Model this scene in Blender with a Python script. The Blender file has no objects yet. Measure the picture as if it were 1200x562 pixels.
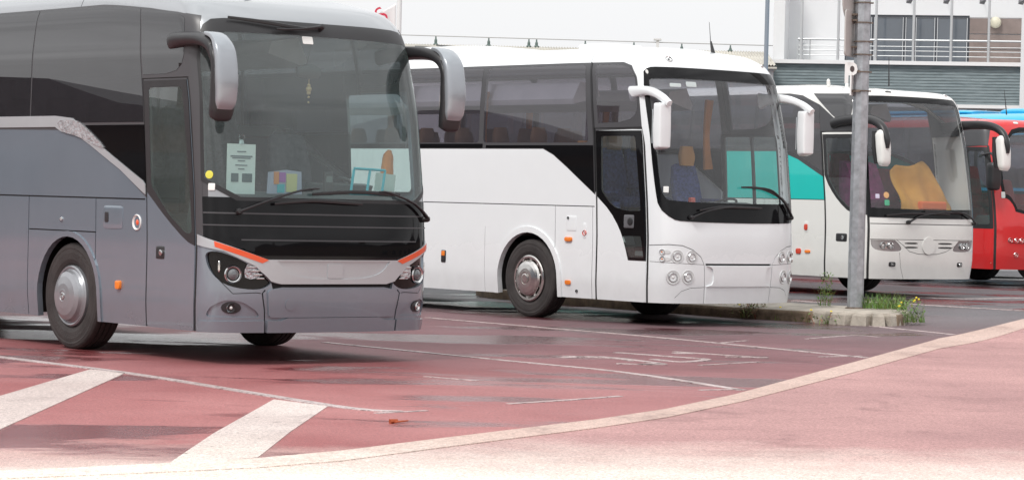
import bpy, bmesh, math, random
import numpy as np
from mathutils import Vector, Matrix
from mathutils.geometry import delaunay_2d_cdt, tessellate_polygon
random.seed(7); rng=np.random.default_rng(7)
SC=bpy.context.scene; COL=SC.collection
PI=math.pi; rad=math.radians
def _smooth(x,y,sig):
    # x uniform samples
    dx=x[1]-x[0]; n=int(4*sig/dx)+1; k=np.exp(-.5*(np.arange(-n,n+1)*dx/sig)**2); k/=k.sum()
    lo=2*y[0]-y[1:n+1][::-1]; hi=2*y[-1]-y[-n-1:-1][::-1]
    return np.convolve(np.r_[lo,y,hi],k,'valid')
class Body:
    """coach skin: s runs round the plan from the front centre (+ right side), t runs up the section"""
    def __init__(b,a,L,bf,nf,sec,setb,drop=0.0,br=.35,fall=3.2,sig=.05):
        b.a=a;b.L=L;b.fall=fall;b.drop=drop
        th=np.linspace(0,math.pi/2,400)
        x=a*np.sin(th)**(2/nf); y=-bf+bf*np.cos(th)**(2/nf)
        th=th[1:]
        x2=a*np.cos(th)**(2/nf); y2=-L+br-br*np.sin(th)**(2/nf)
        X=np.r_[x,x2];Y=np.r_[y,y2]
        S=np.r_[0,np.cumsum(np.hypot(np.diff(X),np.diff(Y)))]
        keep=np.r_[True,np.diff(S)>1e-6]; b.S=S[keep];b.X=X[keep];b.Y=Y[keep]; b.Smax=b.S[-1]
        b.Lf=S[399]
        sec=np.array(sec,float); T=np.r_[0,np.cumsum(np.hypot(*np.diff(sec,axis=0).T))]+sec[0,1]
        b.T=np.arange(T[0],T[-1],.01); b.W=_smooth(b.T,np.interp(b.T,T,sec[:,0]),sig); b.Z=_smooth(b.T,np.interp(b.T,T,sec[:,1]),sig)
        b.W[-1]=max(b.W[-1],0.004); b.W=np.maximum(b.W,.004)
        b.Tmin=b.T[0];b.Tmax=b.T[-1]
        q=np.array(setb,float)
        b.F=_smooth(b.T,np.interp(b.T,q[:,0],q[:,1]),.06)
    def P(b,s,t,off=0.0):
        s=np.atleast_1d(np.asarray(s,float));t=np.atleast_1d(np.asarray(t,float))
        p=b._p(s,t)
        if np.any(off): p=p+b.N(s,t)*np.asarray(off)[...,None]
        return p
    def _p(b,s,t):
        a=np.abs(s);cx=np.interp(a,b.S,b.X)*np.sign(s+1e-12);cy=np.interp(a,b.S,b.Y)
        W=np.interp(t,b.T,b.W);Z=np.interp(t,b.T,b.Z);F=np.interp(t,b.T,b.F)
        g=np.clip(1+cy/b.fall,0,1); g=g*g*(3-2*g)*.5+g*.5
        r=np.clip((t-2.9)/.9,0,1);r=r*r*(3-2*r)
        h=np.clip(1+cy/2.2,0,1); h=h*h*(3-2*h)
        return np.stack([cx*W/b.a,cy-F*g,Z-b.drop*r*h],-1)
    def N(b,s,t):
        e=.012
        du=b._p(s+e,t)-b._p(s-e,t)
        t1=np.minimum(t+e,b.Tmax);t0=np.maximum(t-e,b.Tmin)
        dv=b._p(s,t1)-b._p(s,t0)
        n=np.cross(dv,du); l=np.linalg.norm(n,axis=-1,keepdims=True); n=n/np.maximum(l,1e-9)
        return n
B1=Body(1.275,12.2,.50,3.4,[(1.25,.30),(1.275,.55),(1.275,2.3),(1.262,2.9),(1.22,3.25),(1.14,3.45),(.95,3.58),(.5,3.68),(0,3.71)],
  [(.3,.03),(.6,.0),(1.1,.0),(1.6,.05),(2.4,.18),(3.2,.42),(3.45,.6),(3.7,.95),(4.0,1.15),(4.7,1.4)],drop=.14)
B2=Body(1.25,12.1,.50,3.2,[(1.22,.30),(1.25,.55),(1.25,2.2),(1.237,2.9),(1.205,3.28),(1.13,3.45),(.95,3.57),(.5,3.64),(0,3.66)],
  [(.3,.03),(.6,.0),(1.1,.0),(1.6,.04),(2.4,.14),(3.2,.36),(3.45,.48),(3.7,.7),(4.0,1.0),(4.7,1.4)],drop=.02)
B3=Body(1.25,12.1,.45,3.2,[(1.22,.30),(1.25,.55),(1.25,1.9),(1.235,2.6),(1.19,3.12),(1.12,3.28),(.93,3.37),(.5,3.42),(0,3.44)],
  [(.3,.03),(.6,.0),(1.1,.0),(1.5,.04),(2.4,.2),(3.1,.38),(3.4,.52),(3.7,.9),(4.0,1.15),(4.7,1.4)],drop=.08)
B4=Body(1.25,12.1,.45,3.2,[(1.22,.30),(1.25,.55),(1.25,1.9),(1.235,2.6),(1.19,2.96),(1.11,3.08),(.93,3.17),(.5,3.22),(0,3.24)],
  [(.3,.03),(.6,.0),(1.1,.0),(1.5,.04),(2.4,.2),(3.1,.38),(3.4,.52),(3.7,.9),(4.0,1.15),(4.7,1.4)],drop=.08)

# ------------------------------------------------------------------ materials
MATS={}
def nodes(m):
    m.use_nodes=True; nt=m.node_tree; return nt,nt.nodes,nt.links
def pbsdf(nt): return [n for n in nt.nodes if n.type=='BSDF_PRINCIPLED'][0]
def mat(name,col,rough=.5,metal=0,coat=0,ior=1.5,bump=0,bscale=60,var=0,vscale=3,spec=None,emit=None,dirt=0):
    if name in MATS: return MATS[name]
    m=bpy.data.materials.new(name); nt,N,L=nodes(m); b=pbsdf(nt)
    b.inputs['Base Color'].default_value=(*col,1); b.inputs['Roughness'].default_value=rough
    b.inputs['Metallic'].default_value=metal; b.inputs['Coat Weight'].default_value=coat
    b.inputs['Coat Roughness'].default_value=.04; b.inputs['IOR'].default_value=ior
    if spec is not None: b.inputs['Specular IOR Level'].default_value=spec
    tc=N.new('ShaderNodeTexCoord')
    if var or dirt:
        n=N.new('ShaderNodeTexNoise'); n.inputs['Scale'].default_value=vscale; n.inputs['Detail'].default_value=6; n.inputs['Roughness'].default_value=.62
        L.new(tc.outputs['Object'],n.inputs['Vector'])
        r=N.new('ShaderNodeValToRGB'); c=np.array(col)
        r.color_ramp.elements[0].position=.3; r.color_ramp.elements[1].position=.7
        r.color_ramp.elements[0].color=(*np.clip(c*(1-var),0,1),1); r.color_ramp.elements[1].color=(*np.clip(c*(1+var),0,1),1)
        L.new(n.outputs['Fac'],r.inputs['Fac']); out=r.outputs['Color']
        if dirt:   # road film thrown up on the lower body, uneven
            sx=N.new('ShaderNodeSeparateXYZ'); L.new(tc.outputs['Object'],sx.inputs[0])
            mr=N.new('ShaderNodeMapRange'); mr.inputs['From Min'].default_value=.25; mr.inputs['From Max'].default_value=1.15; mr.inputs['To Min'].default_value=1; mr.inputs['To Max'].default_value=0
            L.new(sx.outputs['Z'],mr.inputs['Value'])
            n2=N.new('ShaderNodeTexNoise'); n2.inputs['Scale'].default_value=5; n2.inputs['Detail'].default_value=8; L.new(tc.outputs['Object'],n2.inputs['Vector'])
            mu=N.new('ShaderNodeMath'); mu.operation='MULTIPLY'; L.new(mr.outputs[0],mu.inputs[0]); L.new(n2.outputs['Fac'],mu.inputs[1])
            m2=N.new('ShaderNodeMath'); m2.operation='MULTIPLY'; m2.inputs[1].default_value=dirt; L.new(mu.outputs[0],m2.inputs[0])
            mx=N.new('ShaderNodeMix'); mx.data_type='RGBA'; L.new(m2.outputs[0],mx.inputs['Factor']); L.new(out,mx.inputs['A']); mx.inputs['B'].default_value=(.16,.13,.11,1)
            out=mx.outputs['Result']
            ra=N.new('ShaderNodeMath'); ra.operation='MULTIPLY_ADD'; ra.inputs[1].default_value=.5; ra.inputs[2].default_value=rough; L.new(m2.outputs[0],ra.inputs[0]); L.new(ra.outputs[0],b.inputs['Roughness'])
        L.new(out,b.inputs['Base Color'])
    if bump:
        n=N.new('ShaderNodeTexNoise'); n.inputs['Scale'].default_value=bscale; n.inputs['Detail'].default_value=5
        L.new(tc.outputs['Object'],n.inputs['Vector']); bp=N.new('ShaderNodeBump'); bp.inputs['Strength'].default_value=bump; bp.inputs['Distance'].default_value=.02
        L.new(n.outputs['Fac'],bp.inputs['Height']); L.new(bp.outputs[0],b.inputs['Normal'])
    if emit:
        b.inputs['Emission Color'].default_value=(*emit[0],1); b.inputs['Emission Strength'].default_value=emit[1]
    MATS[name]=m; return m
def glass(name,tint,ior=1.6,haze=0,hcol=(.5,.55,.55),rough=.0,wav=0.0):
    """window glass: fresnel mirror over a tinted see-through pane, with a little dust film"""
    if name in MATS: return MATS[name]
    m=bpy.data.materials.new(name); nt,N,L=nodes(m); N.remove(pbsdf(nt)); o=[n for n in N if n.type=='OUTPUT_MATERIAL'][0]
    t=N.new('ShaderNodeBsdfTransparent'); t.inputs[0].default_value=(*tint,1)
    g=N.new('ShaderNodeBsdfGlossy'); g.inputs['Roughness'].default_value=rough
    f=N.new('ShaderNodeFresnel'); ge=N.new('ShaderNodeNewGeometry'); im=N.new('ShaderNodeMix'); im.inputs['A'].default_value=ior; im.inputs['B'].default_value=1/ior
    L.new(ge.outputs['Backfacing'],im.inputs['Factor']); L.new(im.outputs[0],f.inputs[0])   # a pane reflects alike from both sides
    d=N.new('ShaderNodeBsdfDiffuse'); d.inputs[0].default_value=(*hcol,1)
    x0=N.new('ShaderNodeMixShader')
    tc=N.new('ShaderNodeTexCoord'); n=N.new('ShaderNodeTexNoise'); n.inputs['Scale'].default_value=2.5; n.inputs['Detail'].default_value=6; L.new(tc.outputs['Object'],n.inputs['Vector'])
    mm=N.new('ShaderNodeMath'); mm.operation='MULTIPLY_ADD'; mm.inputs[1].default_value=haze*.5; mm.inputs[2].default_value=haze*.75; L.new(n.outputs['Fac'],mm.inputs[0]); L.new(mm.outputs[0],x0.inputs[0])
    L.new(t.outputs[0],x0.inputs[1]);L.new(d.outputs[0],x0.inputs[2])
    x=N.new('ShaderNodeMixShader'); L.new(f.outputs[0],x.inputs[0]); L.new(x0.outputs[0],x.inputs[1]); L.new(g.outputs[0],x.inputs[2]); L.new(x.outputs[0],o.inputs[0])
    if wav:
        n3=N.new('ShaderNodeTexNoise'); n3.inputs['Scale'].default_value=1.3; L.new(tc.outputs['Object'],n3.inputs['Vector'])
        bp=N.new('ShaderNodeBump'); bp.inputs['Strength'].default_value=wav; bp.inputs['Distance'].default_value=.05; L.new(n3.outputs['Fac'],bp.inputs['Height']); L.new(bp.outputs[0],g.inputs['Normal'])
    MATS[name]=m; return m
def lin(r,g,b):
    f=lambda v:((v/255+.055)/1.055)**2.4 if v>10 else v/255/12.92
    return (f(r),f(g),f(b))
rubber=mat('rubber',(.018,.018,.019),.6,bump=.25,bscale=90,var=.3)
tyrem=mat('tyre_rubber',(.035,.030,.029),.75,bump=.4,bscale=70,var=.35,vscale=5)
blk=mat('black_plastic',(.02,.02,.022),.38,var=.15,bump=.08,bscale=200)
blkgloss=mat('black_gloss_panel',(.006,.006,.007),.04,ior=1.33,coat=0)
gapm=mat('gap_dark',(.012,.012,.013),.7)
chass=mat('chassis_dark',(.02,.018,.017),.8,var=.4)
chrome=mat('chrome',(.62,.62,.62),.12,metal=1)
brushed=mat('brushed_steel',(.62,.60,.58),.22,metal=1,var=.12,vscale=12)
trimlamp=mat('trim_lamp_lens',(.50,.51,.53),.22,metal=.55,coat=1,var=.35,vscale=14,bump=.5,bscale=26)
facet=mat('faceted_reflector',(.55,.56,.58),.12,metal=1,var=.4,vscale=30,bump=.9,bscale=38)
silverp=mat('silver_paint',(.47,.50,.52),.3,metal=.35,coat=.6,var=.03)
greyp=mat('grey_metallic_paint',(.215,.265,.315),.18,metal=.35,coat=1,var=.03,vscale=1.5,dirt=.35)
greyp2=mat('grey_bumper_paint',(.225,.27,.318),.18,metal=.35,coat=.8,var=.03,dirt=.3)
roofsilver=mat('roof_silver_paint',(.31,.33,.35),.3,metal=.3,coat=1,var=.02)
whitep=mat('white_paint',(.81,.84,.855),.26,coat=.6,var=.012,vscale=2,dirt=.22)
whitec=mat('cream_white_paint',(.77,.77,.745),.26,coat=.6,var=.012,vscale=2,dirt=.25)
redp=mat('red_paint',(.62,.012,.015),.3,coat=.8,var=.03,dirt=.15)
bluep=mat('blue_paint',(.02,.42,.70),.35,coat=.7,var=.03)
tealp=mat('teal_paint',(.005,.52,.47),.35,coat=.6,var=.02)
orangep=mat('orange_reflector',(.75,.09,.02),.35,coat=.5)
amber=mat('amber_lens',(.85,.22,.02),.2,coat=.6)
redlens=mat('red_lens',(.6,.05,.02),.2,coat=.6)
whitelens=mat('clear_lens',(.75,.75,.74),.12,coat=.8)
coachwin=glass('privacy_glass_dark',(.05,.05,.055),2.25,haze=.06,hcol=(.34,.33,.38))
framegrey=mat('edge_highlight_grey',(.06,.06,.065),.35)
gl_ws=glass('windscreen_glass_green',(.72,.86,.84),1.8,haze=.10,hcol=(.34,.43,.43))
gl_ws2=glass('windscreen_glass_clear',(.86,.90,.91),1.65,haze=.07,hcol=(.46,.49,.51))
gl_door=glass('door_glass',(.70,.80,.78),1.6,haze=.07)
gl_door1=glass('door_glass_bright',(.78,.88,.86),2.15,haze=.12,hcol=(.42,.52,.50))
gl_side=glass('side_glass_tinted',(.50,.49,.54),2.0,haze=.09,hcol=(.40,.38,.43))
gl_lens=glass('lens_glass',(.9,.9,.9),1.45)
mirrorm=mat('mirror_glass',(.75,.77,.78),.02,metal=1)
dashm=mat('dashboard_plastic',(.07,.08,.085),.55,bump=.1)
seatm=mat('seat_fabric_dark',(.06,.06,.075),.9,bump=.2,var=.5,vscale=18)
seatblue=mat('seat_fabric_blue',(.05,.07,.20),.9,bump=.2,var=.6,vscale=25)
seatred=mat('seat_fabric_red',(.16,.01,.02),.9,bump=.2,var=.4,vscale=14)
tanm=mat('tan_leather',(.55,.27,.08),.6,var=.1)
tandark=mat('tan_leather_dark',(.20,.11,.05),.7,var=.2)
liner=mat('interior_lining',(.52,.53,.55),.8,var=.08)
floorm=mat('coach_floor',(.16,.16,.17),.8)
curtain=mat('orange_curtain',(.55,.20,.04),.9,var=.15,bump=.3,bscale=14)
paper=mat('paper',(.78,.80,.78),.8)
# ------------------------------------------------------------------ object helpers
def link(o,parent=None):
    COL.objects.link(o)
    if parent: o.parent=parent
    return o
def tag(o,label=None,cat=None,group=None,kind=None):
    if label: o['label']=label
    if cat: o['category']=cat
    if group: o['group']=group
    if kind: o['kind']=kind
    return o
def empty(name,loc=(0,0,0),rz=0,**k):
    o=bpy.data.objects.new(name,None); o.empty_display_size=.3; o.location=loc; o.rotation_euler=(0,0,rz); link(o); return tag(o,**k)
def mesh(name,V,F,m,parent=None,smooth=True,angle=35,midx=None,loc=None):
    me=bpy.data.meshes.new(name); me.from_pydata([tuple(map(float,v)) for v in V],[],[tuple(map(int,f)) for f in F])
    for x in (m if isinstance(m,(list,tuple)) else [m]): me.materials.append(x)
    if midx is not None: me.polygons.foreach_set('material_index',np.array(midx,dtype=np.int32))
    me.validate(); 
    if smooth:
        me.polygons.foreach_set('use_smooth',[True]*len(me.polygons))
        me.set_sharp_from_angle(angle=rad(angle))
    o=bpy.data.objects.new(name,me); link(o,parent)
    if loc is not None: o.location=loc
    return o
class MB:
    """collects shapes, links them as ONE mesh"""
    def __init__(s): s.V=[];s.F=[];s.M=[]
    def add(s,V,F,mi=0):
        n=len(s.V); s.V+= [tuple(v) for v in V]; s.F+=[tuple(i+n for i in f) for f in F]; s.M+=[mi]*len(F); return s
    def box(s,x0,x1,y0,y1,z0,z1,mi=0,bev=0):
        if bev<=0:
            V=[(x,y,z) for x in (x0,x1) for y in (y0,y1) for z in (z0,z1)]
            return s.add(V,[(0,1,3,2),(4,6,7,5),(0,4,5,1),(2,3,7,6),(0,2,6,4),(1,5,7,3)],mi)
        bm=bmesh.new(); bmesh.ops.create_cube(bm,size=1)
        for v in bm.verts: v.co=Vector(((x0+x1)/2+v.co.x*(x1-x0),(y0+y1)/2+v.co.y*(y1-y0),(z0+z1)/2+v.co.z*(z1-z0)))
        bmesh.ops.bevel(bm,geom=bm.edges[:],offset=bev,segments=3,profile=.5,affect='EDGES',clamp_overlap=True)
        bm.verts.index_update(); V=[tuple(v.co) for v in bm.verts]; F=[[v.index for v in f.verts] for f in bm.faces]; bm.free(); return s.add(V,F,mi)
    def prism(s,poly,axis,a,b,mi=0):
        n=len(poly); V=[]
        for d in (a,b):
            for p in poly:
                V.append({'x':(d,p[0],p[1]),'y':(p[0],d,p[1]),'z':(p[0],p[1],d)}[axis])
        F=[(i,(i+1)%n,(i+1)%n+n,i+n) for i in range(n)]+[tuple(range(n))[::-1],tuple(range(n,2*n))]
        return s.add(V,F,mi)
    def sweep(s,pts,rads,n=12,power=2.0,up=(0,0,1),mi=0,sub=4,cap=True):
        """tube of superelliptic section; rads = list of (across, up) half sizes"""
        P=np.array(pts,float);Rr=np.array([(r,r) if np.isscalar(r) else r for r in rads],float)
        if sub>1 and len(P)>2:
            q=[];qr=[]
            for i in range(len(P)-1):
                p0=P[max(i-1,0)];p1=P[i];p2=P[i+1];p3=P[min(i+2,len(P)-1)]
                for k in range(sub):
                    t=k/sub; q.append(.5*((2*p1)+(-p0+p2)*t+(2*p0-5*p1+4*p2-p3)*t*t+(-p0+3*p1-3*p2+p3)*t**3))
                    u=t*t*(3-2*t); qr.append(Rr[i]*(1-u)+Rr[i+1]*u)
            q.append(P[-1]);qr.append(Rr[-1]); P=np.array(q);Rr=np.array(qr)
        T=np.gradient(P,axis=0); T/=np.maximum(np.linalg.norm(T,axis=1,keepdims=True),1e-9)
        V=[];u=np.array(up,float)
        for i in range(len(P)):
            a=np.cross(T[i],u); 
            if np.linalg.norm(a)<1e-3: a=np.cross(T[i],(0,1.,0.1))
            a/=np.linalg.norm(a); b=np.cross(a,T[i])
            for k in range(n):
                th=2*PI*k/n; c,sn=math.cos(th),math.sin(th); e=2/power
                V.append(P[i]+a*Rr[i][0]*np.sign(c)*abs(c)**e+b*Rr[i][1]*np.sign(sn)*abs(sn)**e)
        F=[(i*n+k,i*n+(k+1)%n,(i+1)*n+(k+1)%n,(i+1)*n+k) for i in range(len(P)-1) for k in range(n)]
        if cap: F+=[tuple(range(n))[::-1],tuple((len(P)-1)*n+k for k in range(n))]
        return s.add(V,F,mi)
    def lathe(s,prof,o,ax,n=32,mi=0,mis=None,cap=False):
        """prof = [(r,h)] round axis ax through o"""
        ax=np.array(ax,float);ax/=np.linalg.norm(ax); u=np.cross(ax,(0,0,1.)); 
        if np.linalg.norm(u)<1e-3: u=np.cross(ax,(1.,0,0))
        u/=np.linalg.norm(u); v=np.cross(ax,u); o=np.array(o,float); V=[]
        for r,h in prof:
            for k in range(n):
                th=2*PI*k/n; V.append(o+ax*h+(u*math.cos(th)+v*math.sin(th))*r)
        for i in range(len(prof)-1):
            F=[(k,(k+1)%n,(k+1)%n+n,k+n) for k in range(n)]
            s.add(V[i*n:(i+2)*n],F,mis[i] if mis else mi)
        if cap: s.add(V[-n:],[tuple(range(n))],mi)
        return s
    def build(s,name,m,parent=None,smooth=True,angle=35,loc=None,weld=False):
        o=mesh(name,s.V,s.F,m,parent,smooth,angle,s.M,loc)
        if weld:
            bm=bmesh.new(); bm.from_mesh(o.data); bmesh.ops.remove_doubles(bm,verts=bm.verts,dist=1e-5); bm.to_mesh(o.data); bm.free(); o.data.set_sharp_from_angle(angle=rad(angle))
        return o
# ------------------------------------------------------------------ coach skin panels
def rr(s0,s1,t0,t1,r=.03,n=4):
    """rounded rectangle; r may be 4 radii (lower-left, lower-right, upper-right, upper-left)"""
    if np.isscalar(r): r=(r,)*4
    out=[]
    for (cx,cy,a0),q in zip(((s0,t0,PI),(s1,t0,1.5*PI),(s1,t1,0),(s0,t1,.5*PI)),r):
        sx=1 if cx==s0 else -1; sy=1 if cy==t0 else -1
        if q<=0: out.append((cx,cy)); continue
        for k in range(n+1):
            a=a0+k/n*PI/2; out.append((cx+sx*q+q*math.cos(a),cy+sy*q+q*math.sin(a)))
    return out
def sm(poly,it=2):
    """corner cutting; points given as (s,t,'k') stay sharp"""
    P=list(poly)
    for _ in range(it):
        q=[];n=len(P)
        for i in range(n):
            a,b=P[i],P[(i+1)%n]
            ka=len(a)>2;kb=len(b)>2
            if ka: q.append(a)
            else: q.append((a[0]*.75+b[0]*.25,a[1]*.75+b[1]*.25))
            if not kb: q.append((a[0]*.25+b[0]*.75,a[1]*.25+b[1]*.75))
        P=q
    return [(p[0],p[1]) for p in P]
def rc(poly,r=.05,n=4):
    """round every corner of a polygon; a third value on a point is its own radius"""
    out=[];N_=len(poly)
    for i in range(N_):
        p0=np.array(poly[i-1][:2]);p=np.array(poly[i][:2]);p1=np.array(poly[(i+1)%N_][:2]); q=poly[i][2] if len(poly[i])>2 else r
        a=p0-p;b=p1-p;la,lb=np.linalg.norm(a),np.linalg.norm(b); q=min(q,la*.45,lb*.45)
        if q<=1e-4: out.append(tuple(p)); continue
        A=p+a/la*q;Bq=p+b/lb*q
        for k in range(n+1):
            t=k/n; out.append(tuple(A*(1-t)**2+2*p*t*(1-t)+Bq*t*t))
    return out
def band(path,w):
    P=np.array(path,float);T=np.gradient(P,axis=0);T/=np.linalg.norm(T,axis=1,keepdims=True);Nn=np.stack([-T[:,1],T[:,0]],1)*w/2
    return [tuple(p) for p in P+Nn]+[tuple(p) for p in (P-Nn)[::-1]]
def disc(s,t,r,n=20,ry=None): return [(s+r*math.cos(2*PI*k/n),t+(ry or r)*math.sin(2*PI*k/n)) for k in range(n)]
def fl(poly): return [(-p[0],p[1])+tuple(p[2:]) for p in poly][::-1]
def area(p): return .5*sum(a[0]*b[1]-b[0]*a[1] for a,b in zip(p,p[1:]+p[:1]))
def densify(p,d=.06):
    out=[]
    for a,b in zip(p,p[1:]+p[:1]):
        n=max(1,int(math.ceil(math.hypot(b[0]-a[0],b[1]-a[1])/d)))
        out+=[(a[0]+(b[0]-a[0])*k/n,a[1]+(b[1]-a[1])*k/n) for k in range(n)]
    return out
def pip(poly,X,Y):
    inside=np.zeros(len(X),bool); P=poly
    for (x0,y0),(x1,y1) in zip(P,P[1:]+P[:1]):
        if y0==y1: continue
        c=((y0>Y)!=(y1>Y))&(X<(x1-x0)*(Y-y0)/(y1-y0)+x0); inside^=c
    return inside
def skin(body,root,regions,shell,shell_label=None):
    """regions: dicts key,name,polys,off,mat,depth,parent(key),hole — later ones lie over earlier ones. Each key becomes one mesh."""
    S,T0,T1=body.Smax,body.Tmin,body.Tmax
    ss=np.unique(np.round(np.r_[np.linspace(-S,-2.2,int((S-2.2)/.16)),np.linspace(-2.2,2.2,74),np.linspace(2.2,S,int((S-2.2)/.16))],4))
    tt=np.unique(np.round(np.r_[np.linspace(T0,2.8,26),np.linspace(2.8,T1,30)],4))
    pts=[(float(a)+(0 if (i in(0,len(tt)-1) or abs(abs(a)-S)<1e-6) else 1e-4*math.sin(i*7+j*3)),float(b)) for j,a in enumerate(ss) for i,b in enumerate(tt)]
    nG=len(pts);edges=[]
    polys=[]
    for k,r in enumerate(regions):
        for p in r['polys']:
            p=[(float(q[0]),float(min(max(q[1],T0),T1))) for q in p]
            d=densify(p); n=len(pts); pts+=d; edges+=[(n+i,n+(i+1)%len(d)) for i in range(len(d))]
            polys.append((k,p))
    vo,eo,fo,_,_,_=delaunay_2d_cdt([Vector(p) for p in pts],edges,[],0,1e-5)
    vo=np.array([tuple(v) for v in vo]); fo=np.array([f for f in fo if len(f)==3])
    c=vo[fo].mean(1); own=np.full(len(fo),-1)
    for k,p in polys: own[pip(p,c[:,0],c[:,1])]=k
    a=vo[fo]; ar=.5*((a[:,1,0]-a[:,0,0])*(a[:,2,1]-a[:,0,1])-(a[:,2,0]-a[:,0,0])*(a[:,1,1]-a[:,0,1]))
    fo[ar<0]=fo[ar<0][:,::-1]; ok=np.abs(ar)>1e-9; fo=fo[ok];own=own[ok]
    objs={}; groups={}
    for k,r in enumerate(regions): groups.setdefault(r['key'],[]).append(k)
    todo=[('__shell',[-1],shell)]+[(key,ks,regions[ks[0]]) for key,ks in groups.items()]
    order=[x for x in todo if not x[2].get('parent')]+[x for x in todo if x[2].get('parent')]
    for key,ks,r in order:
        if r.get('hole'): continue
        F=fo[np.isin(own,ks)]
        if len(F)==0: continue
        used,inv=np.unique(F,return_inverse=True); F=inv.reshape(F.shape); uv=vo[used]
        off=r.get('off',0.0); P=body.P(uv[:,0],uv[:,1],off*np.ones(len(uv))); Nn=body.N(uv[:,0],uv[:,1])
        # boundary walls
        E={}
        for f in F:
            for i in range(3):
                e=(f[i],f[(i+1)%3]); E[e]=1
        bd=[e for e in E if (e[1],e[0]) not in E]
        dep=r.get('depth',.03)
        V=list(P);n0=len(V);FF=[tuple(f[::-1]) if True else tuple(f) for f in F];nn=[]
        # orient outward
        f0=F[len(F)//2]; g=np.cross(P[F[:,1]]-P[F[:,0]],P[F[:,2]]-P[F[:,0]]); outw=(g*Nn[F[:,0]]).sum()>0
        FF=[tuple(f) if outw else tuple(f[::-1]) for f in F]
        LN=[tuple(Nn[i]) for f in FF for i in f]
        for (i,j) in bd:
            k=len(V); pi,pj=P[i],P[j]; qi,qj=pi-Nn[i]*dep,pj-Nn[j]*dep
            V+=[pi,pj,qj,qi]; f=(k,k+3,k+2,k+1) if outw else (k,k+1,k+2,k+3); 
            w=np.cross(V[f[1]]-V[f[0]],V[f[2]]-V[f[0]]); l=np.linalg.norm(w)
            if l<1e-12: V=V[:-4]; continue
            w/=l; FF.append(f); LN+=[tuple(w)]*4
        me=bpy.data.meshes.new(r['name']); me.from_pydata([tuple(map(float,v)) for v in V],[],[tuple(map(int,f)) for f in FF])
        me.materials.append(r['mat']); me.polygons.foreach_set('use_smooth',[True]*len(me.polygons))
        if len(me.loops)==len(LN): me.normals_split_custom_set(LN)
        o=bpy.data.objects.new(r['name'],me); link(o,objs[r['parent']] if r.get('parent') else root)
        if r.get('label'): o['label']=r['label']
        objs[key]=o
    return objs
def orient(body,s,t,off=0):
    p=body.P([s],[t],np.array([off]))[0]; n=body.N(np.array([s]),np.array([t]))[0]
    a=np.cross((0,0,1.),n); a/=np.linalg.norm(a); b=np.cross(n,a); return p,a,b,n
def pad(mb,body,s,t,w,h,d,r=.3,mi=0,off=0.0,n=20,power=4,tilt=0):
    """low cushion-shaped block on the skin"""
    p,a,b,nn=orient(body,s,t,off); ct,st=math.cos(tilt),math.sin(tilt); a,b=a*ct+b*st,-a*st+b*ct
    rings=[(1,0),(1,.6),(1-.25*r,.9),(.75-.3*r,1.0)]; V=[]
    for q,hh in rings:
        for k in range(n):
            th=2*PI*k/n;c,sn=math.cos(th),math.sin(th);e=2/power
            V.append(p+a*w/2*q*np.sign(c)*abs(c)**e+b*h/2*q*np.sign(sn)*abs(sn)**e+nn*d*hh)
    F=[(i*n+k,i*n+(k+1)%n,(i+1)*n+(k+1)%n,(i+1)*n+k) for i in range(3) for k in range(n)]+[tuple(3*n+k for k in range(n))]
    mb.add(V,F,mi); return mb
def lampdish(mb,body,s,t,r,mi=0,mj=1,depth=.03,off=.002,nrm=None):
    """chrome ring, dished reflector and clear dome"""
    p,a,b,nn=orient(body,s,t,off); 
    if nrm is not None: nn=np.array(nrm)
    mb.lathe([(r*1.0,-.02),(r*1.02,.006),(r*.93,.012),(r*.86,.004),(r*.7,-depth*.6),(r*.4,-depth),(.0005,-depth)],p,nn,24,mi)
    mb.lathe([(r*.42,-depth*.9),(r*.36,-depth*.2),(r*.22,.004),(.0005,.01)],p,nn,16,mj)
def surfpath(body,pts,off=.05): return [tuple(body.P([s],[t],np.array([off if len(q)==0 else q[0]]))[0]) for s,t,*q in pts]
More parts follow.
